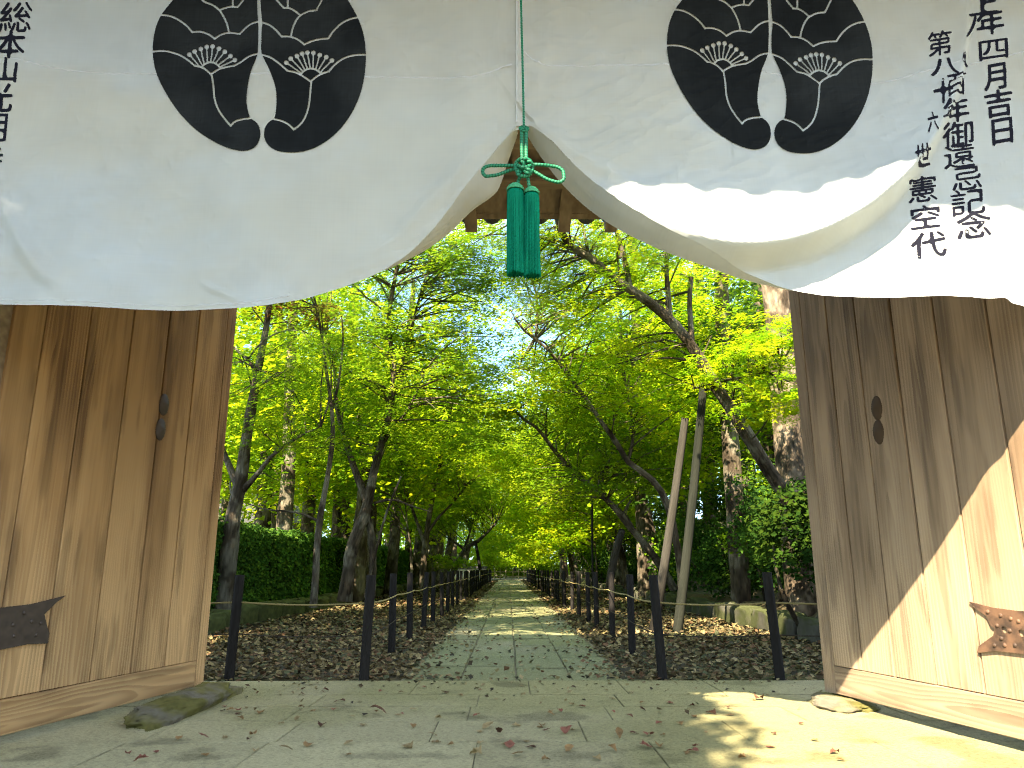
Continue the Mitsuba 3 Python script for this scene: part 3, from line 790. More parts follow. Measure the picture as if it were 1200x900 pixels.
# seams: one across the cloth, the hem's stitching, the joint in the middle
def cloth_line(pts, w, nm, bsdf, off=.002):
    Cc = smooth_curve(poly_px(pts), max(40, 30 * len(pts)))
    d = np.gradient(Cc, axis=0); d /= np.linalg.norm(d, axis=1, keepdims=True); nn = np.stack([-d[:, 1], d[:, 0]], 1)
    L, R = Cc + nn * w / 2, Cc - nn * w / 2
    V = np.vstack([cloth_pt(L[:, 0], L[:, 1], off * .4), cloth_pt(Cc[:, 0], Cc[:, 1], off * 1.6), cloth_pt(R[:, 0], R[:, 1], off * .4)])
    n = len(Cc); i = np.arange(n - 1)
    f = np.vstack([np.stack([i, i + 1, i + 1 + n], 1), np.stack([i, i + 1 + n, i + n], 1), np.stack([i + n, i + 1 + n, i + 1 + 2 * n], 1), np.stack([i + n, i + 1 + 2 * n, i + 2 * n], 1)])
    put(curtain + '__' + nm, (V, f), bsdf, True)
cloth_line([(-60, 60), (20, 70), (50, 77), (110, 84), (170, 85), (300, 87), (450, 91), (540, 92), (600, 78)], .006, 'seam', 'm_seam', .001)
cloth_line([(614, 62), (640, 78), (760, 76), (890, 84), (1020, 101), (1080, 90), (1200, 62), (1300, 50)], .006, 'seam', 'm_seam', .001)
cloth_line([(-300, 326), (-100, 343), (0, 351.5), (100, 355.5), (200, 357.5), (275, 356), (340, 348)], .004, 'hem_stitching', 'm_seam')
cloth_line([(605.5, -60), (605.5, 60), (605.5, 144)], .010, 'seam', 'm_seam', .002)

# dyed crests and lettering
def drape(shape, nm, bsdf, off=.0022, step=.03):
    """shape in plane coordinates (x, z) -> triangles that follow the cloth"""
    Vs, Fs = [], []
    shape = shapely.make_valid(shape).buffer(0)
    for g in getattr(shape, 'geoms', [shape]):
        if g.geom_type != 'Polygon' or g.area < 1e-6: continue
        x0, z0, x1, z1 = g.bounds
        for i in range(int((x1 - x0) / step) + 1):
            col = g.intersection(shapely.box(x0 + i * step, z0, x0 + (i + 1) * step, z1))
            if col.is_empty: continue
            for j in range(int((z1 - z0) / step) + 1):
                cell = col.intersection(shapely.box(x0 + i * step, z0 + j * step, x0 + (i + 1) * step, z0 + (j + 1) * step))
                for q in getattr(cell, 'geoms', [cell]):
                    if q.geom_type == 'Polygon' and q.area > 1e-8:
                        v, f = trimesh.creation.triangulate_polygon(q, engine='earcut')
                        Vs.append(v); Fs.append(f)
    m = join(list(zip(Vs, Fs)))
    V = cloth_pt(m[0][:, 0], m[0][:, 1], off)
    f = m[1]
    n = np.cross(V[f[:, 1]] - V[f[:, 0]], V[f[:, 2]] - V[f[:, 0]])[:, 1].sum()
    put(curtain + '__' + nm, (V, f if n < 0 else f[:, ::-1]), bsdf, False)

def chaikin(P, n=2):
    P = np.asarray(P, float)
    for _ in range(n):
        Q = [P[0]]
        for a, b in zip(P[:-1], P[1:]): Q += [.75 * a + .25 * b, .25 * a + .75 * b]
        P = np.array(Q + [P[-1]])
    return P
LOBE_L = [(606, -60), (606, 0), (608, 60), (612, 130), (612, 180), (610, 235), (608, 262), (592, 300), (575, 340), (563, 400), (557, 450), (557, 490), (565, 530), (575, 558), (600, 572), (617, 595), (623, 625), (620, 655), (605, 685), (580, 703), (545, 711), (510, 708), (460, 693), (400, 665), (330, 620), (265, 560), (210, 490), (165, 415), (135, 350), (120, 285), (117, 230), (122, 170), (135, 120), (155, 75), (185, 35), (215, 0), (260, -60), (330, -120), (420, -170), (520, -200), (600, -210), (606, -180), (606, -60)]
LOBE_R = [(622, -60), (622, 0), (625, 60), (632, 110), (627, 150), (624, 250), (640, 280), (665, 330), (688, 390), (698, 440), (697, 500), (690, 560), (665, 570), (645, 595), (637, 630), (645, 665), (670, 695), (705, 712), (760, 718), (820, 714), (880, 695), (940, 660), (1000, 605), (1050, 535), (1085, 460), (1107, 380), (1117, 290), (1115, 220), (1105, 160), (1085, 100), (1060, 50), (1030, 0), (980, -60), (900, -125), (810, -172), (710, -200), (630, -210), (622, -180), (622, -60)]
WHITE = [  # left lobe, then right lobe; runs of arcs that meet in cusps
    [[(140, 72), (195, 75), (240, 95), (280, 125), (303, 155)], [(303, 153), (340, 150), (380, 162), (408, 185)], [(408, 184), (440, 162), (480, 155), (525, 162)], [(525, 162), (555, 130), (585, 110), (618, 103)],
     [(475, 157), (468, 120), (450, 80), (430, 50)], [(432, 52), (400, 25), (350, 10), (335, -30)], [(432, 50), (460, 38), (490, 33), (515, 36)], [(515, 36), (535, 12), (560, -20)], [(492, 34), (492, -30)],
     [(110, 245), (160, 240), (200, 245), (250, 262), (285, 285), (315, 312)], [(313, 310), (350, 318), (375, 335), (393, 355)], [(393, 348), (430, 325), (470, 315), (500, 310)], [(498, 311), (530, 295), (560, 270), (590, 258), (616, 255)],
     [(392, 348), (402, 400), (405, 460), (420, 510), (450, 555), (483, 592)], [(483, 592), (500, 572), (535, 561), (578, 556)], [(348, 316), (362, 301), (390, 292), (418, 302), (437, 324)]],
    [[(622, 106), (665, 118), (700, 148), (722, 175)], [(720, 174), (755, 172), (795, 185), (828, 212)], [(828, 212), (860, 195), (905, 185), (940, 183)], [(940, 183), (965, 145), (1005, 108), (1045, 90), (1090, 82)],
     [(765, 172), (772, 135), (790, 95), (810, 73)], [(808, 75), (845, 55), (885, 50)], [(885, 50), (900, 20), (920, -20)], [(680, -20), (712, 20), (732, 40)], [(730, 40), (760, 40), (790, 58), (810, 76)], [(750, 40), (752, -30)],
     [(620, 257), (670, 270), (710, 300), (750, 335)], [(748, 335), (785, 340), (820, 358), (860, 387)], [(858, 384), (885, 360), (915, 345), (943, 337)], [(942, 338), (970, 305), (1010, 275), (1060, 260), (1124, 259)],
     [(860, 384), (855, 440), (850, 500), (830, 560), (805, 590), (778, 610)], [(778, 609), (755, 585), (725, 569), (686, 561)], [(813, 347), (835, 328), (860, 322), (886, 330), (910, 350)]]]
STAM = [([(335, 312), (348, 306), (358, 300), (374, 296), (388, 294), (400, 295), (412, 300), (424, 308), (434, 316)], [(289, 258), (314, 244), (343, 232), (370, 222), (398, 220), (428, 230), (455, 245), (482, 265), (502, 284)]),
        ([(810, 344), (820, 336), (830, 330), (842, 325), (855, 322), (868, 323), (881, 327), (893, 334), (904, 342)], [(743, 296), (764, 277), (793, 265), (817, 254), (842, 249), (870, 250), (900, 260), (930, 270), (957, 286)])]
def crest(fn, nm):
    for L, W, (s0, s1) in zip((LOBE_L, LOBE_R), WHITE, STAM):
        A = Polygon(chaikin(L, 2)).buffer(0)
        lines = [LineString(chaikin(w, 2) if len(w) > 2 else w).buffer(4.6) for w in W]
        lines += [LineString([a, b]).buffer(3.6) for a, b in zip(s0, s1)] + [Point(b).buffer(11.5, 6) for b in s1]
        A = A.difference(shapely.union_all(lines))
        A = shapely.transform(A, lambda P: CPs([fn(x / 4 + 150, y / 4) for x, y in P]))
        drape(A.simplify(.0006), nm, 'm_ink', .006, .02)
crest(lambda x, y: (x, y), 'crest')
crest(lambda x, y: (902 + (x - 304.5) * .965, (y - .8 + .05 * (x - 304)) * (1 if y > 0 else 1)), 'crest')

GL = {'総': [['+\\,;+\\,?+a,C+g,C+l,>,0+o,J+U,K+O,H+I,A+H,)+`'], ['+p)u+r*+,)*-,1)w,F)S,K)G,J)?,B)<,;)A,1)Z'], ['*X*Z*Y*b*j*u+(+;+>+d+C+f+P+^+Q+W+**g+j*u+j+,+Z+@+\\+F+c+H+v+4,>*a,?*Z,8*T,4*U+w*e*c*M*[*S'], ['*s)w+-*)+5)r+6)3+9)1+_)7+f)@+g)S+k)T+q)S,))K,()<+q))+`(s+C(o+1(p*v)(*s)0'], ['+-*E+0*O+7*P+X*=+c*3+c**+_)w+Z)w'], ['*G+=*H+C*g+n*s,8+/,;+5,5+6,.*j+J*W+3*P+4'], ['*E)-*E)4*P)M*W)j*a)l*g)f*h)_*Z)-*W(v*Q(u'], ['),*l)-*s)8+0)P+[)_,.)a,0)j,/)q,))r+r)a+N)K+*)g+/*,+V*6+S*<+N*=+F)e*S)R*9*,*C*.*H)w*`*0*c*8*\\*F)v*?)q*:)r*4*(*2*1)?)m)7)m)0)t).*/)A*C)W*f)7*_)/*e'], ['*2);)u)i**)l*4)h*A)B*A)8*9)5'], [')W)X)Y)`)`)a)h)Z)n).)m(p)e(n)](u'], [')+(h)6)Z)@)\\)H)U)H)J)=(b);(_)3(`']], '本': [[')-)L)2)U)O)q)e*>*7+,*5+/)<*u)2+.)1+=)3+?*V+O*Y,>*f,?*p,7*r+R,=+`,F+Y,H+T,F+F+@+;+<+6+H*m+e*G,,*2,J)m,K)e,D)\\,;)[,-)e+\\*2+>*Y*v+6*q+3*q)m+\\)s+f)k+g)\\+e)Z*r)P*o(h*b(g*X(o*V)M)l)F)c)L)_)Y)H)@)>);)5)@', ')h)d)h)`*V)j*W+0*S+.*6*@']], '山': [[')=+@)K+C)R+?)V+8)V)>*T)G*W)K*W,8*Y,;*i,;*p,1*p)L+n)U+r)Y+r+[+t+],4+^,;+S,;)),9(w,)(w+s).+p):)H(p)D(q)=),']], '光': [[')-(j)0(q)U)9)g)N)w)t*-*H*+*L)9*C)/*L).*Y)0*[*U*k*W*o*W,;*Y,>*h,>*o,3*p*n,@+,,I*u,K*q,I*d+J*Z+F*V+F)9+I)7+w)=,0)A,5)J,8)k,=)n,H)j,O)`,J):,?))+L(n+B(o+6(u+0)/+-);++*V*H*N*A)m*9)S**)7)h(s)@(Y)6(]'], ['+J+@+J+G+\\+j+i,;+m,>,*,:,1,2,1,++_+8+Y+6+P+9'], [')K+g)K+m)R+r)^+m)w+C*/+0*/+))s*t)l+()^+G']], '明': [['*2(q*3)(*C)9*P)N*Z)e*a*/*e*O*e,/,=,?,C,8,C)9,A)2,4)*+[(r+T(w+P)2+Q)7+v)<,.)B,-*7*v***f)F*T)(*B(e', '+)*A,-*L,/*P,/+0++*u+)*q', '+)+<,-+F,/+J,/+w+++m+)+i'], [')7+j*?+v*G+o*G)d)N)Z)J)U)I)=)?)<)7)C', ')K+T)K*p*/*v*3+)*3+_)O+Y', ')K)o*/)u*3*(*3*b)P*\\)K*X']], '寺': [['),*a).*n*U+.*U+Q)Q+F)G+O)F+])H+_*R+k*V+o*V,<*d,@*n,7*p+o,+,*,2+v,6+o,4+b*p+T*o+2,E+>,L+4,J*w+W*n+V*O,<*U,F*L,G*>+W*3+V)4+S)*+M(t+@(p*i(j*_(r*])2+5)7+=)?+<*0)>)l)4)t)3*2)5*4+9*J+=*N+=*j)7*V)0*Z'], [')^)c)d)l)p)i*@)K*I)?*I)9*A)2*9)3)t)L)b)[']], '年': [[')+)W)-)d)\\)l)]*j)_*l*c*w*g++*f+Q)s+I)H*\\)B*Z)5*b)1*j)2*o)@+.)T+L)n,5*+,6*4,/*6+v*/+h*1+d,4,*,=+s,?+n,=+a+4+U+0+Q+1++,-+5,4+1,8+),6*m+1*a+0*+,B*6,L*.,M)p,K)n+1)_+.(j*r(i*h(r*f)\\)6)L)/)P', ')v)o*f)w*g*])w*U)u*Q']], '四': [[')9+b,8,1,>,+,>)6,/)4,)):+w)F)S),)N(w)N(f)?(d)9(j', ')O)C+w)],))a,)+i+A+c+<+]+<*I+?*G+j*M+s*D+r*:+>*3+7*5+-*=+)*H+)+^*Q+Z*L+U*J*o*A*B*1)t)t)g)f)^)Y)i)X)o)o*4*.*P*6*v*8+V)P+O)N+K']], '月': [[')*(k)+(p)C)A)O)\\)U)r)[*Q)[+r)]+u+j,;+n,:+u,0+u)9+q).+a(t+.(k*v(p*o)/*q)5+P);+Z)@+\\)F+Z*-)q)k)l)f)[)3)H(e)<(Z).(d', ')s*7+X*G+\\*K+\\*v*(*f)t*b', ')u+[)v+/+X+@+\\+D+Z+o*(+^']], '吉': [[')0+H)2+T*T+c*W+g*W,;*e,?*l,;*p,4*q+g,<+u,F+l,G+_,E+]*t+N*p+J*q*v,-+2,7+),6*i)N*M)D*U)E*f*V*s*W+I);+<)4+@'], [')S*,)U*/+m*G+q*E,(*;,((s+i(o+\\)+)p(i)l(e)j(Z)Z(Z)S(d', ')m)3+[)D+^)H+^*+)o)j)l)f']], '日': [[')R+l)T+o+n,7+u,3,),+,))*+w)(+f)(+])7)o(t)k(p)i(`)](_)V(c)R(j', ')l)@+^)S+_*Q)l*?', ')l+T)l*Z+[*l+_*p+^+i)o+W']], '第': [['*_+I*`+P*v+t+1,A+;,A+C,;+C,),B,4,J,-,I+r+e+k+d+g+r+U+r+O+l+J+a+P+U+d+N+j+8+f+(+I*p+@*f+B'], ['):(h)<(o)h):*A)`*?)b)P)Z)I)_)H)g)Q*K*S*W*X*\\*W*s)N*h)F*o)G+*,)+E,0+@,0*T*q*H*l*B*n*+,3*8,:*3,;)w,4)I,0)=,))5+l)0+M),+D)2+A);+B)@+b)C+i)G+q)Y+s)s*n)g*l)c*k(j*`(h*X(o*V)X*3)4)O(_)E(]', '*l*\\+h*d+n*j+n+/*q*w*l*q', ')`)p*S*(*X*-*X*C)g*<)b*7'], [')2+6)5+?)K+])],2)f,2)m,-)l+j*^+s*f+l*e+a*7+[*6+V*?+C*?+>*:+;*3+;*.+?)p+Y)_+V)O+;)C+-)9+/']], '八': [['+,+o+.,-+<,.+F+s+O+.+Y*W+f*4,))c,O);,O)3,F)+,;)-+p)G+^)`+P**+9*n'], ['))(l))(t)A)@)W)j)k*^)v+i*6+m*A+d*D+T*6*I)s)[)_)2)C(\\):([']], '十': [['),*Q).*`*T*p*U,=*g,A*q,:*t,2*t*t,B+1,N*v,O*f,M*d*u*S*t(i*b(e*X(l*U(t*U*O)9*B)/*J']], '百': [[')2+^)3+l,>,=,E,8,E,(*r+i*m+c*d+>*f+:+p+F,(+?+w(u+i(t+c)*+a)6)n(s)i(n)h(^)\\(])U(b)T+-*K+8*O+B*U+c):+W', ')j)8+^)K+c)P+c*2)n)p)i)k', ')j*5+^*H+c*M+c+.)n*l)i*g']], '御': [['+N,-,@,6,H,/,H)g,F)],<)V,))R+r)W+o)_+p)f,/)h,5)n,5+o+e+l+`+g+_(s+V(r+N))'], ['(w*:)(*A)C*d)\\+B)d+E)o+?)u+D*2+a*=,7*G,7*N,0*K+j+:+q+@+k+?+_*p+[*j+T*j+-+;+.+A+(+A*l*l*e*j*a*j*C+:*D+@*>+@*3*o*-*k*+*j)L*m)J+>)S+F)L+F)C*0(s)v(s)o)*)n)4*))7*-)=*-*H*6*I*>*B*>)>*Q)C*X)I*X*b*-*^)u*e)v*r*S+(*W++*W+W*C+T*2+1)t+6)n+4)^*f)](^)S(\\)K(c)K*D)H*D)6*-)+*3'], [')++?),+G)B+_)V,/)^,0)h,))i+r)b+f);+6)4+5']], '遠': [[')-(k).(r)>)4)U)G)U*Q)5*O)/*V)/*b)a*i)i*b)i)F)k)C*7)5*N)1*g)1+J)8,B)F,I)A,J)9,F)0,=).*f(m*=(q)g)4)`)3)T)*)=(^)4(b'], [')v+>)w+I+*+T+,+X+++h*?+_*7+f*7+p*v,(+,,/+,,?+7,B+?,;+@,,,.,5,6,.,5+s+C+k+?+f+?+W,@+a,H+Z,H+P*.+7'], ['*+)W*-)]*S)u*l*<*k*>*\\*>*H*;*A*@*A+)+`+9+u+;,,+6,-*R,6*P,=*J,>*D+n*),;)g,<)a,9)\\,1)\\+l)j+E*,+>)w+=)E+3)D++)K+)*+*`)c*;)K*5)K', '+C*E+?*=+[*2+u*K', '*T*g*T*N+[*Z+d*Y+j*`+i*w*X*k'], [')8+`)8+e)>+k)G+i)i+U)r+M)s+F)l+?)h+?']], '忌': [['+c*0+c*6+l*:+v*2,A)P,E)F,C)?,9):,2)?+u)a'], [')H+g)I+s+n,<+t,5+s+@)j+*)e*u)e*S)j*O*(*O+b*a+q*h,(*r,++0,0+2,6+1,>+),9*_,-*T+m*O*,*<)b*=)R*M)R+;+[+Q+`+W+`+u)P+`'], [')n)n*+)q*3)j*3)1*5)/+A):+M)C+Q)M+R)Z+W)\\+^)Z+e)S+d)@+_)2+V)*+M(v*?(j*-(l)r(u)o),'], ['*L*1*N*7*W*9+1)`+4)[+3)S+()P'], [')1(r)J)g)L)i)V)i)\\)d)])])F(l)@(h']], '記': [['*a+o*b,-,3,;,:,6,;*U,,*T+w*X+t*b++*W+)*S+))<+1)8,+)B,3)J,6)P,:)o,?)q,F)o,M)h,H)B,?)3,4).+1(s*u(t*h)0*d)A*d*i+t+(+v+,+v+r*i+h'], ['),+B)-+M*J+\\*R+U*R+K)4+;'], [')4*I*B*W*J*P*J*E)<*7)4*>'], [')9*i):*u*<+0*D+)*D*n)A*b'], [')8)p*=*+*C)u*C(v)O(l)J(g)I(])>(])8(c', ')K)/*/)6*1):*1)f)L)_)J)['], [')R,()S,.)^,1)s+i)t+^)o+Z)j+Z']], '念': [['+a*2+f*:+l*:+t*5,@)],K)I,J)@,@)<,8)A+u)e'], [')-*u).+.)Z+F*,+`*@+s*X,@*],B*h,?*q,0+C+k+m+Z,C+P,I+H,I+A,D+:,?+8+`+H+6+\\*e+s*8+G)l+2)F*j)A*g)8*h'], [')Q*g)S*i+[+/+h+(+l*m+U*K+<*.+8*-++*4*w*>+C*^+D*d)\\*S)S*Y'], [')n)t*+*(*5)o*7)1+B)=+M)G+P)\\+V)^+`)[+f)T+f)G+`)2+Y)*+M(u*B(j*+(n)s(v)n)2'], ['*?*9*?*@*E*E*Q*A*v)o+.)d+.)^*v)W*p)Y'], ['*K+J*K+Q*N+T*X+T+*+@+.+8+-+3*w+-*q+/*e+9*Q+C'], [')-(u)=)L)F)k)L)l)U)j)[)b)[)Z)Q)9)D(j)>(h)4(k']], '世': [['),*u).+3)W+9)X,))Z,+)f,-)p+t)r+<*U+C*V,:*d,>*k,:*o,2*o+G+R+L+V+P+V,B+d,E+h,D+o,:+o+Q,A+T,H+P,L+I,J+;+s+6+o+2+o*)+m)w*a)k*])l*V)v*V*w)u*r)q*m)q)=,9)S,C)K,D)=,B):)c(o)_(q)X)+)X*l)7*j)0*n', '*o*7+U*>+U+2*p+*']], '憲': [['+\\)[+\\)_+c)e+l)b,>)J,I)?,I)7,B)2,=)3+v)I'], [')7+@)8+h*V+v*Z,+*W,9*\\,=*b,>*i,9*q,*,9,7,A,0,@+X,5+W,.+\\,,+t)P+Z)K+U)J+:)?+9'], [')9*S):*^*W*k*Y*o*W+()]*n)U*u)U+.*U+7*Y+<*X+E)c+;)[+B)[+K*N+U*T+T*Y+Y*Z+b*e+c*o+X+d+b+l+[+k+Q*r+J*m+E*n+;+k+F+s+?+r+5*r+-*m+(*m*n,8+-,@*v,@*l*o*]*m*Y*o*Q+[*[+r*\\,**U,))v*^)g*_)d*s)[+.)R+.)J*v)E*b)R*P)W*I)]*G)e)m)^)W)])O)d)P*C)f*H*T*N*Y*S*Y*Z)A*L', '+;*/+b*2+f*7+f*I+>*F+:*A', '*N)w*w*,+)*/+)*B*O*=*M*9', ')c)o*:)t*<*(*<*9)d*6)b*2'], ['*+)S*6)U*=)P*?),+9)5+C)<+G)L+M)M+X)E+U)/+O)(+E(s*;(j*.(s*+)*'], [')/(l)0(r)>)/)P)J)Z)J)b)D)c)>)\\)3)B(c);(b']], '空': [[')4(v)6))*R)7*W)<*W*/)_)w)U*0)V*>+k*U+u*M+t*>*u*4*q*1*p)<,:)H,C)B,E)4,C)2)?(b)6(i'], [')4*o)4+X)6+[*W+i*[+n*P,3*P,9*Z,?*e,;*v+m,:,*,A+v,E+o,E+=,C+;,7+9,.+@,*+_)P+E)L+A)L*g)?*d)8*h'], ['+++9+++@+1+F+A+A,8*r,>*k,=*b,7*\\,0*]+a*n+2+1'], [');*M)=*T)e*l*:+<*C+;*M+0*M+)*=*j)l*P)O*=)F*>']], '代': [['*0*g*1*r*v+5*r,**t,=+3,=+:,3+=+G+@+;,<+O,D+N,L+@,I+6+K*s+B*m+P)t+[)Y+j)F,+)B,5)J,?)t,L)q,Q)k,S)c,P)Q,K)?,B),,:(v+q)(+d).+Q)A+F)S+9)t+**j*<*[*4*`'], ['+X,6+X,=+^,B+i,>,@+l,C+a,<+[,6+\\'], ['(v*P(w*U)9*g)T+<)l+e*(,1*,,4*8,0*>,)*?+r)r+:)r(`)p(^)`(^)Y(h)Y*`)V*`)9*<).*B']], '平': [[')-*,)/*:*R*I*W*N*W+^)H+S)>+\\)?+l,0,9,9,2,;,-,9+p*t+c*p+_*q*M,A*[,K*S,L*E,J*B*q*2*p(k*n(h*^(h*W(r*V*/)8)q)1)u'], ['+C*j+C*q+]+]+d+`+o+^+u+W+v+P+X*b+Q*`+J*b'], [')U+@)U+F)\\+J)d+I)i+C*/*e*2*[*/*T)v*Q)m*X']], '成': [[')-(g)-(m):);)C)f)F+L*p+\\*t+a*r,>+0,A+8,:+8+c+:+_,B+j,I+e,I+U+?+J+:+D+@*_+I*5+M*6+W*G+q+6,/+7,6+0,(*V+g*4+T)g+T)b+d)F+p)?,+)?,3)G,7)R,:)p,?)s,K)l,J)M,E);,>)/,4)*+w)(+k)*+U);+F)R+-)7*](l*W(l*K)(*L)0*q)N+;)m+.*P*t+F)`+9)\\+6)\\*b*P*j*X*c*V)o*R)O*K)D*=)?)q)<)j)A)i)O*5)S*?)^*D*R)`*M)[*H)X)])K(s)?(\\):(\\'], ['+L,8+M,?+Q,C+b,>,5,),5+o,.+k+S,1']], '六': [['),*r).+1*i+C*_+O*I,/*K,9*X,<*d,3+,+S+,+K*t+G*t+D,@+R,L+G,M+7,K+5)9*c)/*k'], ['+5*P+5*X+<*]+C*^+J*Z,@)L,K);,I)1,:)*,0)2+k)U'], [')-(l)-(t)T)\\)t*L*,*O*8*L*@*E*C*:)v)Q)O(c)J(\\)D(Z)4(c']], '上': [[')*(r),)/*G)=*K)A*K,8*M,:*\\,<*h,1*j+1,,+>,6+6,9+.,7*p*j*a*i)C,A)Q,M)F,L)5)7(c)-(j']]}
def dec(s):
    a = np.frombuffer(s.encode('latin1'), np.uint8).astype(int) - 40
    a = a[0::2] * 80 + a[1::2] - 220
    return a.reshape(-1, 2)
def glyph(ch, cx, cy, w, h, nm, rot=0.0, clip=None):
    polys = []
    for p in GL[ch]:
        g = Polygon(chaikin(np.vstack([dec(p[0]), dec(p[0])[:1]]), 1), [dec(q) for q in p[1:] if len(q) >= 12]).buffer(0)
        polys.append(g)
    g = shapely.union_all(polys).buffer(3.2, 3).simplify(.8)
    c, s = math.cos(rot), math.sin(rot)
    def tr(P):
        x, y = P[:, 0] / 290 * w, -P[:, 1] / 290 * h
        return np.stack([cx + c * x - s * y, cy + s * x + c * y], 1)
    g = shapely.transform(g, tr)
    if clip is not None: g = g.intersection(Polygon(clip))
    g = shapely.transform(g, CPs)
    drape(g, nm, 'm_ink_blue', .002, .025)
for ch, x, y, w, h in (('総', 19, 18, 39, 37), ('本', 12, 50, 37, 34), ('山', 6, 80, 35, 31), ('光', -3, 112, 38, 36), ('明', -8, 147, 37, 36), ('寺', -14, 184, 37, 36)):
    glyph(ch, x, y, w, h, 'lettering', .10)
for ch, x, y, w, h in (('成', 1150, -36, 34, 30), ('上', 1152, 4, 36, 26), ('年', 1160, 24, 34, 31), ('四', 1164, 56, 40, 28), ('月', 1168, 87, 32, 33), ('吉', 1170, 119, 36, 33), ('日', 1174, 151, 35, 34)):
    glyph(ch, x, y, w, h, 'lettering', -.05)
for ch, x, y, w, h, cp in (('百', 1120, 97, 27, 28, [(1110, 80), (1150, 80), (1150, 120), (1110, 120)]), ('年', 1120, 127, 32, 30, None), ('御', 1123, 156, 38, 33, None), ('遠', 1124, 181, 38, 30, None), ('忌', 1133, 207, 38, 30, None), ('記', 1134, 235, 42, 32, None), ('念', 1141, 262, 42, 33, None),
                       ('第', 1101, 49, 30, 30, None), ('八', 1107, 76, 34, 22, None), ('十', 1105, 105, 24, 30, None), ('六', 1093, 141, 13, 24, None), ('世', 1081, 181, 19, 30, None), ('憲', 1081, 220, 36, 32, None), ('空', 1084, 253, 38, 29, None), ('代', 1088, 285, 42, 31, None)):
    glyph(ch, x, y, w, h, 'lettering', -.03, cp)
def brush(pts, w, nm='lettering'):
    P = chaikin(pts, 2); n = len(P); ws = w * (0.35 + 0.65 * np.sin(np.pi * np.linspace(.25, .95, n)))
    g = shapely.union_all([LineString(P[i:i + 2]).buffer(ws[i]) for i in range(n - 1)])
    drape(shapely.transform(g, CPs), nm, 'm_ink_blue', .002, .025)
brush([(1143, 20), (1140, 32), (1133, 43)], 1.7); brush([(1130, 63), (1129, 73), (1133, 78)], 1.8)

# ------------------------------------------------------------------ the green cord with its bow and tassels
YT = 3.83
tc = thing('tassel_cord', 'green silk cord with bow knot and two long tassels at the curtain parting', 'tassel')
def P3(px, py, dy=0.0): return at(px, py, YT + dy)
def cordm(pts, r, nm, sides=10):
    Cc = smooth_curve(np.array(pts), max(24, 14 * len(pts)))
    m = tube(Cc, np.full(len(Cc), r), sides)
    put(tc + '__' + nm, (m[0], m[1]), 'm_cord', True, uv=m[2])
cordm([P3(609, -90), P3(610.5, 0), P3(612.5, 80), P3(614, 152)], .0064, 'cord')
for (a, b) in ((611.5, 612), (616.5, 617)): cordm([P3(a, 150), P3(a, 170), P3(b, 192)], .011, 'cord')
cordm([P3(614, 154, -.012), P3(609, 150, 0), P3(614, 148, .014), P3(619, 151, 0), P3(614, 154, -.012)], .007, 'cord')
for off in (0,):
    cordm([P3(608, 194, -.01), P3(594, 194, -.012), P3(578, 194), P3(568, 196), P3(565.5, 201), P3(570, 206.5), P3(582, 205), P3(596, 200), P3(608, 197, .005)], .0096, 'loop')
    cordm([P3(620, 193, -.01), P3(634, 193, -.012), P3(650, 195), P3(660, 201), P3(661, 209), P3(655, 213.5), P3(644, 211), P3(631, 204), P3(620, 198, .005)], .0096, 'loop')
for dx, ph in ((0, 0), (0, 1)):
    th = np.linspace(0, 2 * np.pi, 60)
    cx, cy = (609, 195) if ph == 0 else (619, 196)
    pts = [P3(cx + 5.2 * math.cos(t), cy + 7.0 * math.sin(t), -.022 + .014 * math.sin(2 * t + ph)) for t in th]
    m = tube(np.array(pts), np.full(60, .0099), 10)
    put(tc + '__knot', (m[0], m[1]), 'm_cord', True, uv=m[2])
pts = [P3(614 + 8.5 * math.cos(t), 191 + 5 * math.sin(t), -.03 + .012 * math.cos(2 * t)) for t in np.linspace(0, 2 * np.pi, 60)]
m = tube(np.array(pts), np.full(60, .0099), 10); put(tc + '__knot', (m[0], m[1]), 'm_cord', True, uv=m[2])
pts = [P3(614 + 8 * math.cos(t), 202 + 4.5 * math.sin(t), -.03 + .012 * math.sin(2 * t)) for t in np.linspace(0, 2 * np.pi, 60)]
m = tube(np.array(pts), np.full(60, .0099), 10); put(tc + '__knot', (m[0], m[1]), 'm_cord', True, uv=m[2])
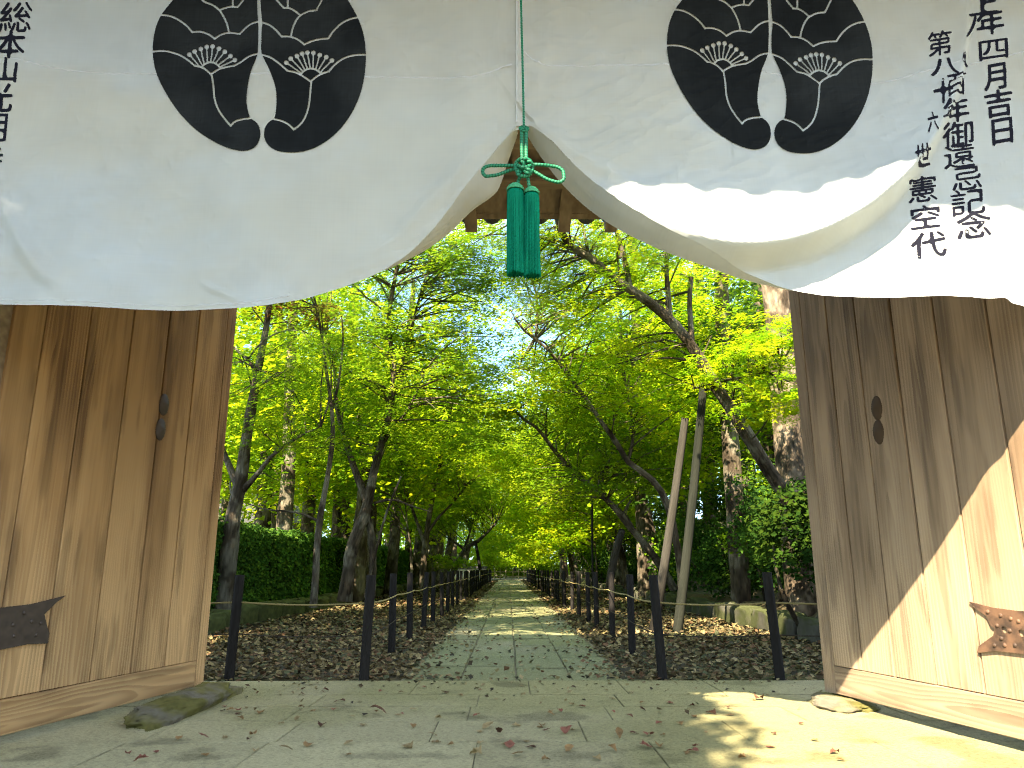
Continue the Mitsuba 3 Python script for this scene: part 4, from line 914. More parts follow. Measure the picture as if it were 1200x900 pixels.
def tassel(cx, ytop, yskirt, ybot, r, seed):
    t = tc + '__' + fresh('tassel')
    rng = rnd(seed)
    p0, p1, p2 = P3(cx, ytop), P3(cx, yskirt), P3(cx, ybot)
    x, z0, z1, z2 = p1[0], p0[2], p1[2], p2[2]
    n = 144; th = np.linspace(0, 2 * np.pi, n, endpoint=False)
    hd = []
    for k in np.linspace(0, 1, 12):
        rr = r * 1.0 * math.sin(math.pi * .5 * min(1, .12 + k * 1.05)) ** .7
        hd.append(np.stack([x + rr * (1 + .04 * np.sin(th * 12 + k * 14)) * np.cos(th), YT + rr * (1 + .04 * np.sin(th * 12 + k * 14)) * np.sin(th), np.full(n, z0 + (z1 - z0) * k)], 1))
    def loft(rings, caps=True):
        V = np.vstack(rings); f = []
        for i in range(len(rings) - 1):
            for k in range(n):
                a, b = i * n + k, i * n + (k + 1) % n
                f += [[a, a + n, b + n], [a, b + n, b]]
        V = np.vstack([V, rings[0].mean(0), rings[-1].mean(0) + [0, 0, .02]]); m0 = len(V) - 2; e = (len(rings) - 1) * n
        for k in range(n): f += [[m0, k, (k + 1) % n], [m0 + 1, e + (k + 1) % n, e + k]]
        return V, np.array(f)
    put(t + '__head', loft(hd), 'm_cord_head', True)
    ln = rng.uniform(-.012, .004, n); gro = 1 + .045 * rng.normal(size=n) + .045 * np.sin(th * 36)
    sk = []
    for k in np.linspace(0, 1, 26):
        rr = r * (0.94 + .05 * k + .02 * math.sin(k * 5 + seed)) * gro ** (0.4 + .9 * k) * (1 + .02 * np.sin(k * 9 + th * 5))
        rr = rr * min(1, .90 + k * 3)
        sk.append(np.stack([x + rr * np.cos(th), YT + rr * np.sin(th), z1 + .002 + (z2 - z1 + ln * (k > .9)) * k], 1))
    sk.append(sk[-1] * [1, 1, 1] * .0 + np.stack([x + .86 * (sk[-1][:, 0] - x), YT + .86 * (sk[-1][:, 1] - YT), sk[-1][:, 2] + .012], 1))
    put(t + '__fringe', loft(sk), 'm_silk', True)
def head_fn(p, n, uv):
    s = (p.x + p.z) * 110; q = (p.x - p.z) * 110
    w = dr.abs(s - dr.floor(s) - .5) + dr.abs(q - dr.floor(q) - .5)
    return mix((0.03, 0.20, 0.09), (0.07, 0.36, 0.17), dr.clip(w, 0, 1))
scene['m_cord_head'] = two(princ(proc(head_fn), .6, .3))
cordm([P3(611, 203), P3(609, 208), P3(606, 216)], .0096, 'cord'); cordm([P3(616, 203), P3(619, 211), P3(620, 219)], .0096, 'cord')
tassel(603.9, 215, 224, 321, .0478, 1)
tassel(622.9, 219, 228, 323, .043, 2)
# ------------------------------------------------------------------ foliage
GREEN = np.array([(0.195, 0.345, 0.013), (0.26, 0.40, 0.014), (0.33, 0.45, 0.016), (0.15, 0.285, 0.012)])
YELLOW = np.array([(0.38, 0.53, 0.009), (0.45, 0.57, 0.011), (0.30, 0.48, 0.009), (0.22, 0.41, 0.009)])
LIME = np.array([(0.30, 0.46, 0.015), (0.37, 0.50, 0.02), (0.24, 0.42, 0.015)])
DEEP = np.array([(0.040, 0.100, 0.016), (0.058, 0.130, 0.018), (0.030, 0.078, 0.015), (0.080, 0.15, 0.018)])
RUST = np.array([(0.22, 0.10, 0.03), (0.19, 0.13, 0.025), (0.13, 0.15, 0.02)])

KITE = (np.array([(0, 0, 0), (.42, .34, .05), (1, 0, -.06), (.42, -.34, .05)]), np.array([[0, 2, 1], [0, 3, 2]]))
def lobes():
    V, f = [], []
    for i, (a, L) in enumerate(((-1.15, .72), (0, 1.0), (1.15, .72))):
        c, s = math.cos(a), math.sin(a)
        P = np.array([(0, 0, 0), (.45 * L, .17, .03), (L, 0, -.10), (.45 * L, -.17, .03)])
        P[:, :2] = P[:, :2] @ np.array([[c, s], [-s, c]])
        V.append(P); f += [[4 * i, 4 * i + 2, 4 * i + 1], [4 * i, 4 * i + 3, 4 * i + 2]]
    return np.vstack(V), np.array(f)
MAPLE = lobes()

def leaves_at(pos, nrm, size, shape, col, rng):
    n = len(pos)
    th = rng.uniform(0, 2 * np.pi, n)
    nrm = nrm / np.linalg.norm(nrm, axis=1, keepdims=True)
    t = np.stack([np.cos(th), np.sin(th), np.zeros(n)], 1)
    a = t - nrm * (t * nrm).sum(1, keepdims=True); a /= np.linalg.norm(a, axis=1, keepdims=True) + 1e-9
    b = np.cross(nrm, a)
    s = (size * rng.uniform(.65, 1.25, n))[:, None, None]
    S = shape[0]
    V = pos[:, None] + s * (S[None, :, :1] * a[:, None] + S[None, :, 1:2] * b[:, None] + S[None, :, 2:] * nrm[:, None])
    k = len(S)
    f = (np.arange(n) * k)[:, None, None] + shape[1][None]
    return V.reshape(-1, 3), f.reshape(-1, 3), None, np.repeat(col, k, axis=0)

def pads(rng, cen, R, per, size, shape, pal, tilt=.16, thick=.10, droop=.22, jitter=.33):
    """flat sprays of leaves as maples carry them: leaves strung along short twigs that fan out from each centre"""
    n = len(cen)
    arms = 9
    a0 = rng.uniform(0, 2 * np.pi, n)
    tl = rng.normal(0, tilt, (n, 2))
    idx = np.repeat(np.arange(n), per)
    arm = rng.integers(0, arms, n * per)
    ang = a0[idx] + arm * 2 * np.pi / arms + rng.normal(0, .05, n * per)
    r = R[idx] * np.sqrt(rng.uniform(.01, 1, n * per)) * (0.65 + .35 * np.sin(arm * 2.4 + a0[idx] * 3))
    lat = rng.normal(0, .085, n * per) * R[idx]
    x = r * np.cos(ang) - lat * np.sin(ang); y = r * np.sin(ang) + lat * np.cos(ang)
    z = x * tl[idx, 0] + y * tl[idx, 1] - droop * r * r / R[idx] + rng.normal(0, thick, n * per) * R[idx]
    pos = cen[idx] + np.stack([x, y, z], 1)
    nr = np.stack([-tl[idx, 0] + .35 * x / R[idx], -tl[idx, 1] + .35 * y / R[idx], np.ones(n * per)], 1) * .75 + SUN * .8 + rng.normal(0, jitter, (n * per, 3))   # leaves turn to the light
    base = pal[rng.integers(0, len(pal), n)] * rng.uniform(.8, 1.2, (n, 1))
    col = base[idx] * rng.uniform(.78, 1.25, (n * per, 1)) * (1 + rng.normal(0, .05, (n * per, 3)))
    return leaves_at(pos, nr, size, shape, np.clip(col, .003, .6), rng)

def clumps(rng, cen, R, per, size, pal, flat=.8):
    """rounded tufts of broad leaves facing every way"""
    n = len(cen)
    idx = np.repeat(np.arange(n), per)
    d = rng.normal(size=(n * per, 3)); d /= np.linalg.norm(d, axis=1, keepdims=True)
    r = R[idx] * rng.uniform(.35, 1, n * per) ** .6
    pos = cen[idx] + d * r[:, None] * [1, 1, flat]
    nr = d * .7 + rng.normal(0, .55, d.shape) + [0, 0, .3] + SUN * .6
    base = pal[rng.integers(0, len(pal), n)] * rng.uniform(.75, 1.25, (n, 1))
    col = base[idx] * rng.uniform(.7, 1.3, (n * per, 1))
    return leaves_at(pos, nr, size, KITE, np.clip(col, .003, .6), rng)

def in_blob(rng, c, r, n, low=0.0):
    d = rng.normal(size=(n, 3)); d /= np.linalg.norm(d, axis=1, keepdims=True)
    k = rng.uniform(low, 1, (n, 1)) ** .45
    return np.asarray(c) + d * k * np.asarray(r)

def limb(pts, r0, r1, Y=None):
    P = [at(*p) for p in pts]                               # (pixel, pixel, distance)
    return np.array(P), np.linspace(1, 0, len(P)) ** 1.15 * (r0 - r1) + r1

def stem(pts, r0, r1):                                  # the same from points in space
    P = np.array(pts, float)
    return P, np.linspace(1, 0, len(P)) ** .85 * (r0 - r1) + r1

DENS = 1.55
def maple(name, label, limbs, blobs, pal, seed, group=None, bsdf='m_bark', size=.075, per=58, shape=None, twigs=.34, tilt=.16):
    """limbs: (points, r0, r1); blobs: (centre xyz, radii, pads, pad radius)"""
    rng = rnd(seed)
    t = thing(name, label, 'tree', group)
    nodes = []
    for i, (P, R) in enumerate(limbs):
        R = R * .74
        m = tube(P, R, 12 if R[0] > .06 else 7, .22, seed + i, sub=.35)
        put(t + ('__trunk' if i == 0 else '__limb'), (m[0], m[1]), bsdf, True, uv=m[2])
        nodes.append(m[0][::7])
    nodes = np.vstack(nodes)
    L, tw = [], []
    for (c, r, n, R) in blobs:
        n = int(n * DENS)
        cen = in_blob(rng, c, r, n)
        L.append(pads(rng, cen, R * rng.uniform(.6, 1.25, n), per, size, shape or KITE, pal, tilt))
        for q in cen[rng.random(n) < twigs]:
            d = np.linalg.norm(nodes - q, axis=1) + .6 * np.maximum(0, nodes[:, 2] - q[2])
            s = nodes[np.argmin(d * rng.uniform(.7, 1.6, len(d)))]
            if np.linalg.norm(s - q) > 2.6: continue
            mid = (s + q) / 2 + rng.normal(0, .10, 3) + [0, 0, .12]
            l = np.linalg.norm(q - s)
            tw.append(tube(np.array([s, mid, q]), np.array([.010 + .007 * l, .008 + .004 * l, .005]), 5, 0, sub=.5))
    m = join(L)
    put(t + '__crown', (m[0], m[1]), 'm_leaf', color=m[3])
    if tw:
        m = join(tw)
        tag(put(t + '__twigs', (m[0], m[1]), bsdf, True), kind='stuff')
    return t
def A(px, py, Y): return at(px, py, Y)
G1, G2 = 'maples on the hedge side of the path', 'maples on the stone wall side of the path'
H = 10

# --- hedge side
maple('maple_tree', 'large grey forked maple trunk rising beside the free edge of the brown door',
      [limb([(262, 735, 16.5), (264, 690, 16.5), (269, 640, 16.4), (274, 600, 16.4), (281, 570, 16.4), (288, 520, 16.2), (296, 470, 16), (303, 430, 16), (312, 385, 15.8), (318, 340, 15.5), (330, 290, 15.2)], .30, .05),
       limb([(281, 572, 16.4), (268, 545, 16.6), (258, 515, 16.8), (250, 470, 17)], .13, .04), limb([(284, 575, 16.4), (298, 560, 16.2), (318, 535, 16), (345, 515, 15.8), (375, 500, 15.6)], .10, .02),
       limb([(301, 445, 16), (290, 420, 16.1), (276, 410, 16.2), (266, 395, 16.3)], .07, .02), limb([(268, 640, 16.4), (258, 610, 16.6), (248, 590, 16.8)], .12, .05)],
      [(A(300, 330, 15.6), (1.5, 1.6, .8), 46, .62), (A(345, 430, 15.6), (1.3, 1.5, .8), 34, .6), (A(262, 450, 16.6), (.9, 1.4, .9), 24, .55), (A(330, 500, 15.8), (1.1, 1.4, .5), 22, .55), (A(290, 555, 17.5), (.9, 1.2, .4), 12, .55)],
      GREEN, 101, G1, shape=MAPLE)
maple('maple_tree', 'slender maple with rusty tinged top leaves standing in front of the hedge',
      [limb([(367, 712, 17), (369, 690, 17), (371, 650, 17), (374, 615, 17), (380, 580, 17), (386, 545, 17), (390, 510, 17), (389, 480, 17), (383, 440, 16.8), (378, 400, 16.6), (370, 360, 16.4), (352, 330, 16.2)], .12, .03),
       limb([(389, 480, 17), (398, 440, 17), (402, 400, 17), (400, 370, 17)], .05, .02), limb([(372, 610, 17), (345, 600, 17), (310, 597, 17), (290, 590, 17)], .04, .015)],
      [(A(345, 355, 16), (1.2, 1.2, .55), 26, .55)], RUST, 102, G1, size=.088)
maple('maple_tree', 'crooked many stemmed maple forking low above the hedge',
      [limb([(404, 705, 18.5), (407, 680, 18.5), (411, 650, 18.5), (419, 622, 18.5), (428, 600, 18.5), (433, 578, 18.5), (440, 545, 18.4), (450, 510, 18.3), (458, 475, 18.2), (462, 430, 18), (455, 380, 18), (462, 330, 17.8), (470, 290, 17.5)], .24, .05),
       limb([(431, 590, 18.5), (421, 565, 18.6), (409, 530, 18.7), (400, 500, 18.8), (393, 465, 18.9), (392, 430, 19), (380, 390, 19)], .14, .04), limb([(436, 700, 18.8), (437, 660, 18.8), (434, 620, 18.7), (428, 600, 18.5)], .11, .12),
       limb([(448, 520, 18.3), (462, 500, 18.2), (478, 480, 18.1), (495, 440, 18)], .08, .03), limb([(455, 470, 18.2), (478, 400, 18.4), (490, 355, 18.5), (503, 310, 18.6)], .07, .03), limb([(438, 590, 18.5), (460, 585, 18.4), (480, 592, 18.2), (505, 600, 18)], .05, .02),
       limb([(428, 700, 18.3), (437, 660, 18.2), (450, 610, 18.1), (463, 575, 18), (470, 558, 18)], .055, .03)],
      [(A(400, 390, 18.4), (1.9, 2, 1.0), 66, .68), (A(445, 320, 18), (1.9, 2, .9), 60, .66), (A(440, 450, 18), (2.2, 2, .7), 60, .66), (A(490, 400, 18.6), (1.7, 2, .9), 56, .66), (A(410, 520, 18.6), (1.8, 2, .45), 38, .62), (A(380, 290, 17.8), (1.6, 1.6, .7), 30, .6), (A(470, 500, 18.3), (1.3, 1.8, .5), 26, .6), (A(500, 290, 18), (1.4, 1.6, .7), 34, .6), (A(545, 300, 17), (1.2, 1.8, .7), 34, .6), (A(560, 250, 16), (1.3, 1.8, .6), 30, .6), (A(540, 390, 18.5), (1.2, 1.8, .7), 26, .6), (A(570, 300, 17.5), (1.0, 1.6, .5), 24, .55), (A(590, 355, 19), (.8, 1.4, .35), 10, .5), (A(575, 480, 19.5), (1.0, 1.6, .5), 30, .6), (A(560, 350, 22), (.8, 1.6, .6), 16, .6), (A(520, 310, 17), (1.0, 1.6, .6), 22, .6), (A(555, 335, 18), (.8, 1.4, .5), 16, .55), (A(560, 440, 21), (.9, 1.6, .6), 20, .6), (A(545, 510, 22), (1.3, 1.6, .6), 26, .65), (A(600, 520, 24), (1.2, 1.6, .6), 24, .7), (A(545, 440, 19), (1.1, 1.6, .5), 24, .6)],
      GREEN, 103, G1, size=.088)
maple('maple_tree', 'small maple with several thin stems behind the black posts further along the hedge',
      [limb([(495, 690, 29), (496, 665, 29), (499, 635, 29), (503, 605, 29), (510, 570, 28.8), (520, 520, 28.6), (530, 470, 28.4), (540, 420, 28)], .20, .05), limb([(499, 640, 29), (488, 610, 29.2), (478, 580, 29.4), (470, 540, 29.5)], .11, .04), limb([(501, 625, 29), (515, 605, 28.8), (530, 590, 28.5), (545, 570, 28.2)], .09, .03),
       limb([(482, 690, 27.5), (482, 650, 27.5), (478, 620, 27.5), (475, 590, 27.6)], .07, .03)],
      [(A(480, 560, 29), (2.2, 2.5, .9), 54, .8), (A(520, 500, 28.5), (2.4, 2.5, 1.2), 66, .8), (A(545, 440, 28), (2.0, 2.5, 1.2), 46, .8), (A(550, 560, 28.5), (1.7, 2.2, .8), 38, .75), (A(515, 380, 28), (2, 2.5, 1.1), 34, .75), (A(430, 560, 28), (2.2, 2, .8), 44, .8), (A(470, 400, 26), (2, 2, 1.2), 40, .8), (A(525, 310, 25), (1.8, 2, 1.1), 34, .8), (A(450, 330, 25), (2, 2, 1.2), 36, .8), (A(400, 470, 27), (2.2, 2, 1.2), 40, .8)],
      GREEN, 104, G1, size=.10)
maple('maple_tree', 'dark low maple with a limb stretched towards the end of the path',
      [limb([(520, 690, 41), (534, 665, 41), (541, 650, 41), (549, 640, 40.5), (560, 634, 40), (570, 625, 39.5), (582, 612, 39)], .26, .07), limb([(541, 652, 41), (548, 632, 41), (553, 615, 41)], .12, .05), limb([(545, 645, 41), (535, 637, 41), (528, 634, 41)], .12, .05)],
      [(A(540, 595, 40), (3.0, 3, .9), 60, 1.0), (A(565, 570, 40), (2.2, 3, 1.2), 44, 1.0), (A(510, 615, 42), (2.2, 3, .8), 34, 1.0), (A(525, 658, 38), (1.0, 1.2, .35), 12, .6), (A(545, 530, 41), (2.6, 3, 1.3), 44, 1.0)],
      GREEN, 105, G1, 'm_bark_dark', size=.13)

# --- stone wall side
maple('maple_tree', 'great leaning maple whose bare trunk slants across towards the eave, held up by two poles',
      [limb([(975, 700, 13.9), (955, 650, 13.8), (930, 595, 13.7), (902, 552, 13.6), (880, 517, 13.5), (858, 482, 13.4), (832, 442, 13.3), (817, 415, 13.2), (803, 395, 13.1), (780, 370, 13), (752, 348, 12.8), (725, 330, 12.6), (703, 313, 12.5), (685, 297, 12.4), (668, 288, 12.3), (657, 272, 12.2), (654, 255, 12.1), (640, 225, 12)], .20, .065),
       limb([(738, 338, 12.7), (733, 310, 12.7), (727, 285, 12.7), (718, 258, 12.6), (712, 225, 12.6)], .075, .03), limb([(690, 300, 12.4), (685, 275, 12.4), (681, 250, 12.4), (680, 225, 12.4)], .045, .02),
       limb([(785, 376, 13), (783, 345, 13), (781, 315, 13), (782, 280, 13)], .085, .04), limb([(811, 405, 13.1), (809, 375, 13.2), (808, 345, 13.3), (810, 325, 13.3)], .07, .06),
       limb([(828, 440, 13.2), (850, 446, 12.9), (880, 440, 12.6), (915, 430, 12.2)], .045, .015), limb([(836, 448, 13.3), (822, 451, 13.1), (814, 455, 13)], .07, .05)],
      [(A(700, 275, 12.6), (1.5, 1.8, .55), 52, .5), (A(760, 300, 13.2), (1.4, 1.8, .6), 44, .5), (A(690, 350, 13.6), (1.3, 1.6, .6), 40, .5), (A(880, 430, 12.2), (1.1, 1.4, .3), 24, .42), (A(905, 400, 12.0), (.8, 1.2, .5), 30, .44), (A(910, 470, 12.3), (.7, 1.2, .4), 24, .42), (A(640, 280, 13.2), (1.1, 1.4, .6), 30, .5), (A(770, 420, 14.2), (1.2, 1.3, .5), 30, .5), (A(640, 330, 14), (.9, 1.4, .5), 22, .5), (A(590, 265, 13.5), (1.0, 1.4, .4), 22, .5)],
      YELLOW, 111, G2, size=.07, shape=MAPLE, per=60)
maple('maple_tree', 'leaning maple with a thin bare trunk reaching over the path below the tassels',
      [limb([(800, 702, 17.6), (795, 650, 17.5), (785, 600, 17.4), (770, 568, 17.3), (752, 553, 17.2), (735, 540, 17.1), (722, 518, 17), (705, 495, 16.9), (690, 472, 16.8), (672, 448, 16.7), (655, 425, 16.6), (640, 407, 16.5), (626, 397, 16.4), (612, 385, 16.3), (603, 373, 16.2)], .125, .03),
       limb([(627, 398, 16.4), (630, 370, 16.4), (629, 345, 16.4), (621, 325, 16.3), (610, 300, 16.2)], .04, .02), limb([(626, 397, 16.4), (615, 415, 16.5), (607, 432, 16.5)], .03, .015), limb([(735, 542, 17.1), (742, 500, 17.3), (735, 460, 17.4), (730, 420, 17.4)], .06, .02)],
      [(A(660, 370, 16.8), (1.5, 1.8, .7), 46, .6), (A(720, 400, 17), (1.8, 2, .9), 62, .6), (A(765, 470, 17), (1.6, 2, .8), 46, .6), (A(690, 470, 17.4), (1.5, 1.8, .6), 40, .6), (A(640, 440, 17), (1.0, 1.5, .5), 22, .55), (A(720, 330, 17), (1.8, 2, .8), 46, .6), (A(625, 310, 16.6), (1.0, 1.4, .5), 20, .55), (A(600, 320, 17.5), (.8, 1.4, .4), 16, .5), (A(620, 430, 19), (1.0, 1.5, .6), 26, .6), (A(605, 470, 21), (1.0, 1.5, .5), 20, .6), (A(585, 545, 24), (1.2, 1.6, .6), 26, .7), (A(790, 380, 18), (1.6, 2, 1), 46, .6)],
      YELLOW, 112, G2, size=.088)
maple('maple_tree', 'low leaning maple propped on a short stake near the wall',
      [limb([(790, 690, 21), (775, 665, 20.8), (757, 640, 20.6), (740, 620, 20.5), (727, 603, 20.4), (705, 580, 20.2), (685, 563, 20.1), (665, 545, 20), (645, 522, 19.8), (630, 502, 19.6), (612, 490, 19.5), (604, 482, 19.4)], .155, .04),
       limb([(700, 577, 20.2), (712, 545, 20.3), (718, 510, 20.4), (705, 470, 20.4)], .08, .03), limb([(640, 515, 19.8), (640, 490, 19.8), (645, 460, 19.9)], .05, .02), limb([(745, 628, 20.5), (730, 600, 20.8), (712, 585, 21), (698, 560, 21.2)], .07, .03)],
      [(A(640, 490, 20), (1.6, 2, .6), 42, .66), (A(690, 520, 20.4), (1.8, 2, .7), 52, .66), (A(740, 550, 20.4), (1.6, 2, .6), 42, .66), (A(660, 570, 20), (1.5, 2, .5), 30, .62), (A(715, 460, 20.8), (1.8, 2, .8), 42, .66), (A(770, 520, 21), (1.6, 2, .8), 36, .66)],
      GREEN, 113, G2, size=.088)
maple('maple_tree', 'leafy maple bending over the far part of the path beyond the propped one',
      [limb([(735, 690, 31), (728, 650, 31), (715, 610, 30.8), (700, 585, 30.6), (680, 560, 30.4), (660, 540, 30.2), (640, 525, 30)], .2, .05), limb([(715, 612, 30.8), (700, 620, 30.6), (690, 605, 30.5), (670, 595, 30.2)], .08, .03), limb([(700, 692, 29), (698, 650, 29), (694, 610, 29), (693, 570, 29)], .05, .03)],
      [(A(650, 580, 30), (2.2, 3, 1.0), 60, .85), (A(690, 600, 30), (2.4, 3, 1.1), 60, .85), (A(730, 610, 31), (2.2, 3, 1.1), 46, .85), (A(640, 530, 30), (2.0, 3, 1.0), 42, .85), (A(670, 470, 31), (3, 3, 1.5), 50, .85), (A(660, 630, 29), (1.4, 2, .6), 24, .75), (A(610, 540, 33), (1.8, 2.5, .9), 30, .85), (A(740, 310, 20), (1.8, 2, 1), 40, .75), (A(800, 440, 20), (1.8, 2, 1.1), 40, .75), (A(690, 410, 24), (2.2, 2, 1.3), 44, .8), (A(640, 390, 26), (1.4, 2, .9), 20, .75), (A(820, 350, 19), (1.5, 2, 1.0), 36, .7)],
      YELLOW, 114, G2, size=.11)
maple('maple_tree', 'maple with drooping sprays at the narrow end of the stone wall side',
      [limb([(672, 690, 45), (668, 655, 45), (660, 630, 44.8), (650, 610, 44.5), (640, 590, 44)], .2, .06), limb([(664, 640, 45), (676, 615, 45), (690, 595, 45)], .1, .05)],
      [(A(630, 600, 44), (2.6, 3, 1.2), 50, 1.0), (A(655, 620, 44), (2.4, 3, 1.1), 44, 1.0), (A(625, 560, 46), (2.6, 3, 1.6), 46, 1.1), (A(630, 648, 43), (1.3, 2, .5), 18, .9)],
      YELLOW, 115, G2, size=.14)
maple('maple_tree', 'bright yellow green maple glowing in sunlight at the end of the path',
      [limb([(603, 672, 92), (603, 655, 92), (600, 640, 92), (597, 620, 92)], .3, .1)],
      [(A(590, 635, 88), (5.0, 4, 2.6), 90, 1.6), (A(605, 610, 94), (6.5, 5, 3.2), 90, 1.7), (A(600, 655, 86), (4.5, 3, .9), 40, 1.2), (A(600, 575, 92), (6, 4, 4), 80, 1.8), (A(575, 600, 96), (5.5, 5, 3), 60, 1.7)],
      LIME, 116, None, size=.22, per=70)

# support poles
def pole(label, pts, r0, r1, bsdf='m_pole', name='support_pole'):
    P, R = stem(pts, r0, r1)
    m = tube(P, R, 12, .05, 3, sub=.4)
    tag(put(name, (m[0], m[1]), bsdf, True, uv=m[2]), label, 'pole')
b1, b2 = on_ground(769, 736, -.06), on_ground(794, 741, -.06)
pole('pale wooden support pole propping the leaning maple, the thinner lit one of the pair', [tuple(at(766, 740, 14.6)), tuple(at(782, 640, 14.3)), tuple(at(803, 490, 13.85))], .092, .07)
pole('dark based round support pole standing beside the pale one', [tuple(at(794, 741, 14.4)), tuple(at(809, 610, 14.1)), tuple(at(824, 455, 13.6))], .092, .072, 'm_pole_shaded')
pole('short stake propping the low maple', [tuple(at(714, 690, 21.4)), tuple(at(720, 652, 21)), tuple(at(729, 622, 20.5))], .12, .09)
pole('thin dark metal rod standing upright among the far posts', [tuple(at(695, 690, 24)), tuple(at(694, 640, 24)), tuple(at(694, 585, 24))], .035, .03, 'm_post', 'metal_rod')
pole('dark prop under the stretched limb at the far end of the hedge', [tuple(at(563, 668, 40)), tuple(at(560, 650, 40)), tuple(at(557, 634, 40))], .09, .07, 'm_post')

# tall conifers and broadleaf trees
def conifer(label, pts, r0, r1, blobs, seed, bsdf='m_bark_pale', pal=DEEP, size=.09, per=90, name='cedar_tree', group=None, low=None):
    rng = rnd(seed)
    t = thing(name, label, 'tree', group)
    P, R = stem(pts, r0, r1)
    m = tube(P, R, 18, .14, seed, sub=.3)
    put(t + '__trunk', (m[0], m[1]), bsdf, True, uv=m[2])
    L = []
    for (c, r, n, rad) in blobs:
        L.append(clumps(rng, in_blob(rng, c, r, n, .2), rad * rng.uniform(.6, 1.2, n), per, size, pal))
    if L:
        m = join(L); put(t + '__crown', (m[0], m[1]), 'm_leaf', color=m[3])
    return t
c0 = at(942, 712, 14.6)
conifer('thick straight cedar with mottled pale bark beside the grey brown door', [(c0[0], 14.6, .2), (c0[0] - .01, 14.6, 2.0), (c0[0] + .0, 14.6, 5), (c0[0] - .04, 14.6, 9), (c0[0] - .1, 14.6, 14)], .31, .24,
        [((c0[0], 14.8, 12.5), (2.4, 2.4, 2.2), 40, .9)], 121)
for i, (px, Y, r, px2, lb) in enumerate(((868, 19, .24, 868, 'dark cedar trunk in the wood behind the two poles'), (755, 27, .22, 752, 'straight cedar deep in the wood above the propped maple'), (838, 30, .3, 836, 'broad cedar deep in the wood behind the shrubs'), (915, 24, .26, 915, 'cedar deep in the wood behind the mottled one'))):
    b = at(px, 690, Y)
    conifer(lb, [(b[0], Y, .2), (b[0], Y, 6), (b[0] + .1, Y, 12), (b[0] + .1, Y, 18)], r, r * .5, [((b[0], Y, 9 + i), (3.2, 2.5, 4.5), 70, 1.0)], 130 + i, 'm_bark', size=.14, per=60, group='cedars in the wood')
for i, (px, Y, r, lb, bs) in enumerate(((393, 36, .34, 'broad pale trunked cedar seen through the maples above the hedge', 'm_bark_pale'), (356, 34, .3, 'dark cedar seen through the maples above the hedge', 'm_bark'), (314, 42, .26, 'tall cedar beyond the hedge near the forked maple', 'm_bark'), (440, 50, .3, 'slim cedar beyond the hedge behind the many stemmed maple', 'm_bark'))):
    b = at(px, 690, Y)
    conifer(lb, [(b[0], Y, 0), (b[0], Y, 7), (b[0] + .2, Y, 13), (b[0] + .2, Y, 20)], r, r * .45, [((b[0], Y, 12), (3.0, 2.5, 5.5), 64, 1.1)], 140 + i, bs, pal=np.vstack([GREEN[[0, 3]], DEEP]), size=.15, per=55, group='cedars beyond the hedge')

# woodland behind on both sides
def woodtree(label, x, y, h, rad, n, seed, pal, size, base, group, R=1.35, per=40):
    rng = rnd(seed)
    if abs(x) < 2.7 and y < 100: pal = np.vstack([LIME, YELLOW[:1]])     # far-path trees: the sunlit glow is put into a paler leaf colour
    t = thing('broadleaf_tree', label, 'tree', group)
    x0 = x + np.sign(x) * max(0, 5.2 - abs(x)) * 1.0
    P = np.array([[x0, y, base - .3], [x0 * .8 + x * .2 + rng.normal(0, .2), y, base + h * .3], [x + rng.normal(0, .4), y, base + h * .65], [x, y, base + h * .9]])
    m = tube(P, np.array([.26, .2, .14, .06]) * h / 11, 10, .2, seed, sub=.6)
    put(t + '__trunk', (m[0], m[1]), 'm_bark', True, uv=m[2])
    cen = in_blob(rng, (x, y, base + h * .62), (rad, rad, h * .36), int(n * .72), .1)
    m = pads(rng, cen, R * rng.uniform(.7, 1.3, n), per, size * 1.3, KITE, pal, .25, .22, .3, .5)
    put(t + '__crown', (m[0], m[1]), 'm_leaf', color=m[3])
rw = rnd(77)
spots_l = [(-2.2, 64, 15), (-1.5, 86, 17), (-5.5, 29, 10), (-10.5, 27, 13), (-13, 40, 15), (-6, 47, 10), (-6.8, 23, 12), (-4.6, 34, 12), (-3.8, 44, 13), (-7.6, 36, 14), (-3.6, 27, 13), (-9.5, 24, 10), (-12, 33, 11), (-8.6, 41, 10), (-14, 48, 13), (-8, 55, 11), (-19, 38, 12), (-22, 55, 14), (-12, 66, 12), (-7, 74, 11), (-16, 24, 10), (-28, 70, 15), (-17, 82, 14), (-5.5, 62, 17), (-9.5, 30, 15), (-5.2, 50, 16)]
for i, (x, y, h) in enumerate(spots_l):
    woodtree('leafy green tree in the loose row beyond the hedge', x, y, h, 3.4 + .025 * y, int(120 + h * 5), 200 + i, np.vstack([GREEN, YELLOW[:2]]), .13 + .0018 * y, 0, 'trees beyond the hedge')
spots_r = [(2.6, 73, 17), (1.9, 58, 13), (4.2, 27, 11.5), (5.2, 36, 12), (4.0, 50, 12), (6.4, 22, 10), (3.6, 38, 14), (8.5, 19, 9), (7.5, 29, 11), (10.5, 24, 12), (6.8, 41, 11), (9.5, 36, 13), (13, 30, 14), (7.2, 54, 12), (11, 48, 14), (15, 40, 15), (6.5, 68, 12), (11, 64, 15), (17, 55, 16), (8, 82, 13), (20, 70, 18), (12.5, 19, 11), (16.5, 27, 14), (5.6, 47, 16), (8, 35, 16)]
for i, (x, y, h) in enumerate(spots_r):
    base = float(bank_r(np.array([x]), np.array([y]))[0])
    woodtree('leafy green tree in the dense wood behind the stone wall', x, y, h, 3.2 + .025 * y, int(140 + h * 6), 240 + i, np.vstack([GREEN, DEEP[[1, 3]], YELLOW[:1]]), .13 + .0018 * y, base, 'trees in the wood behind the wall')
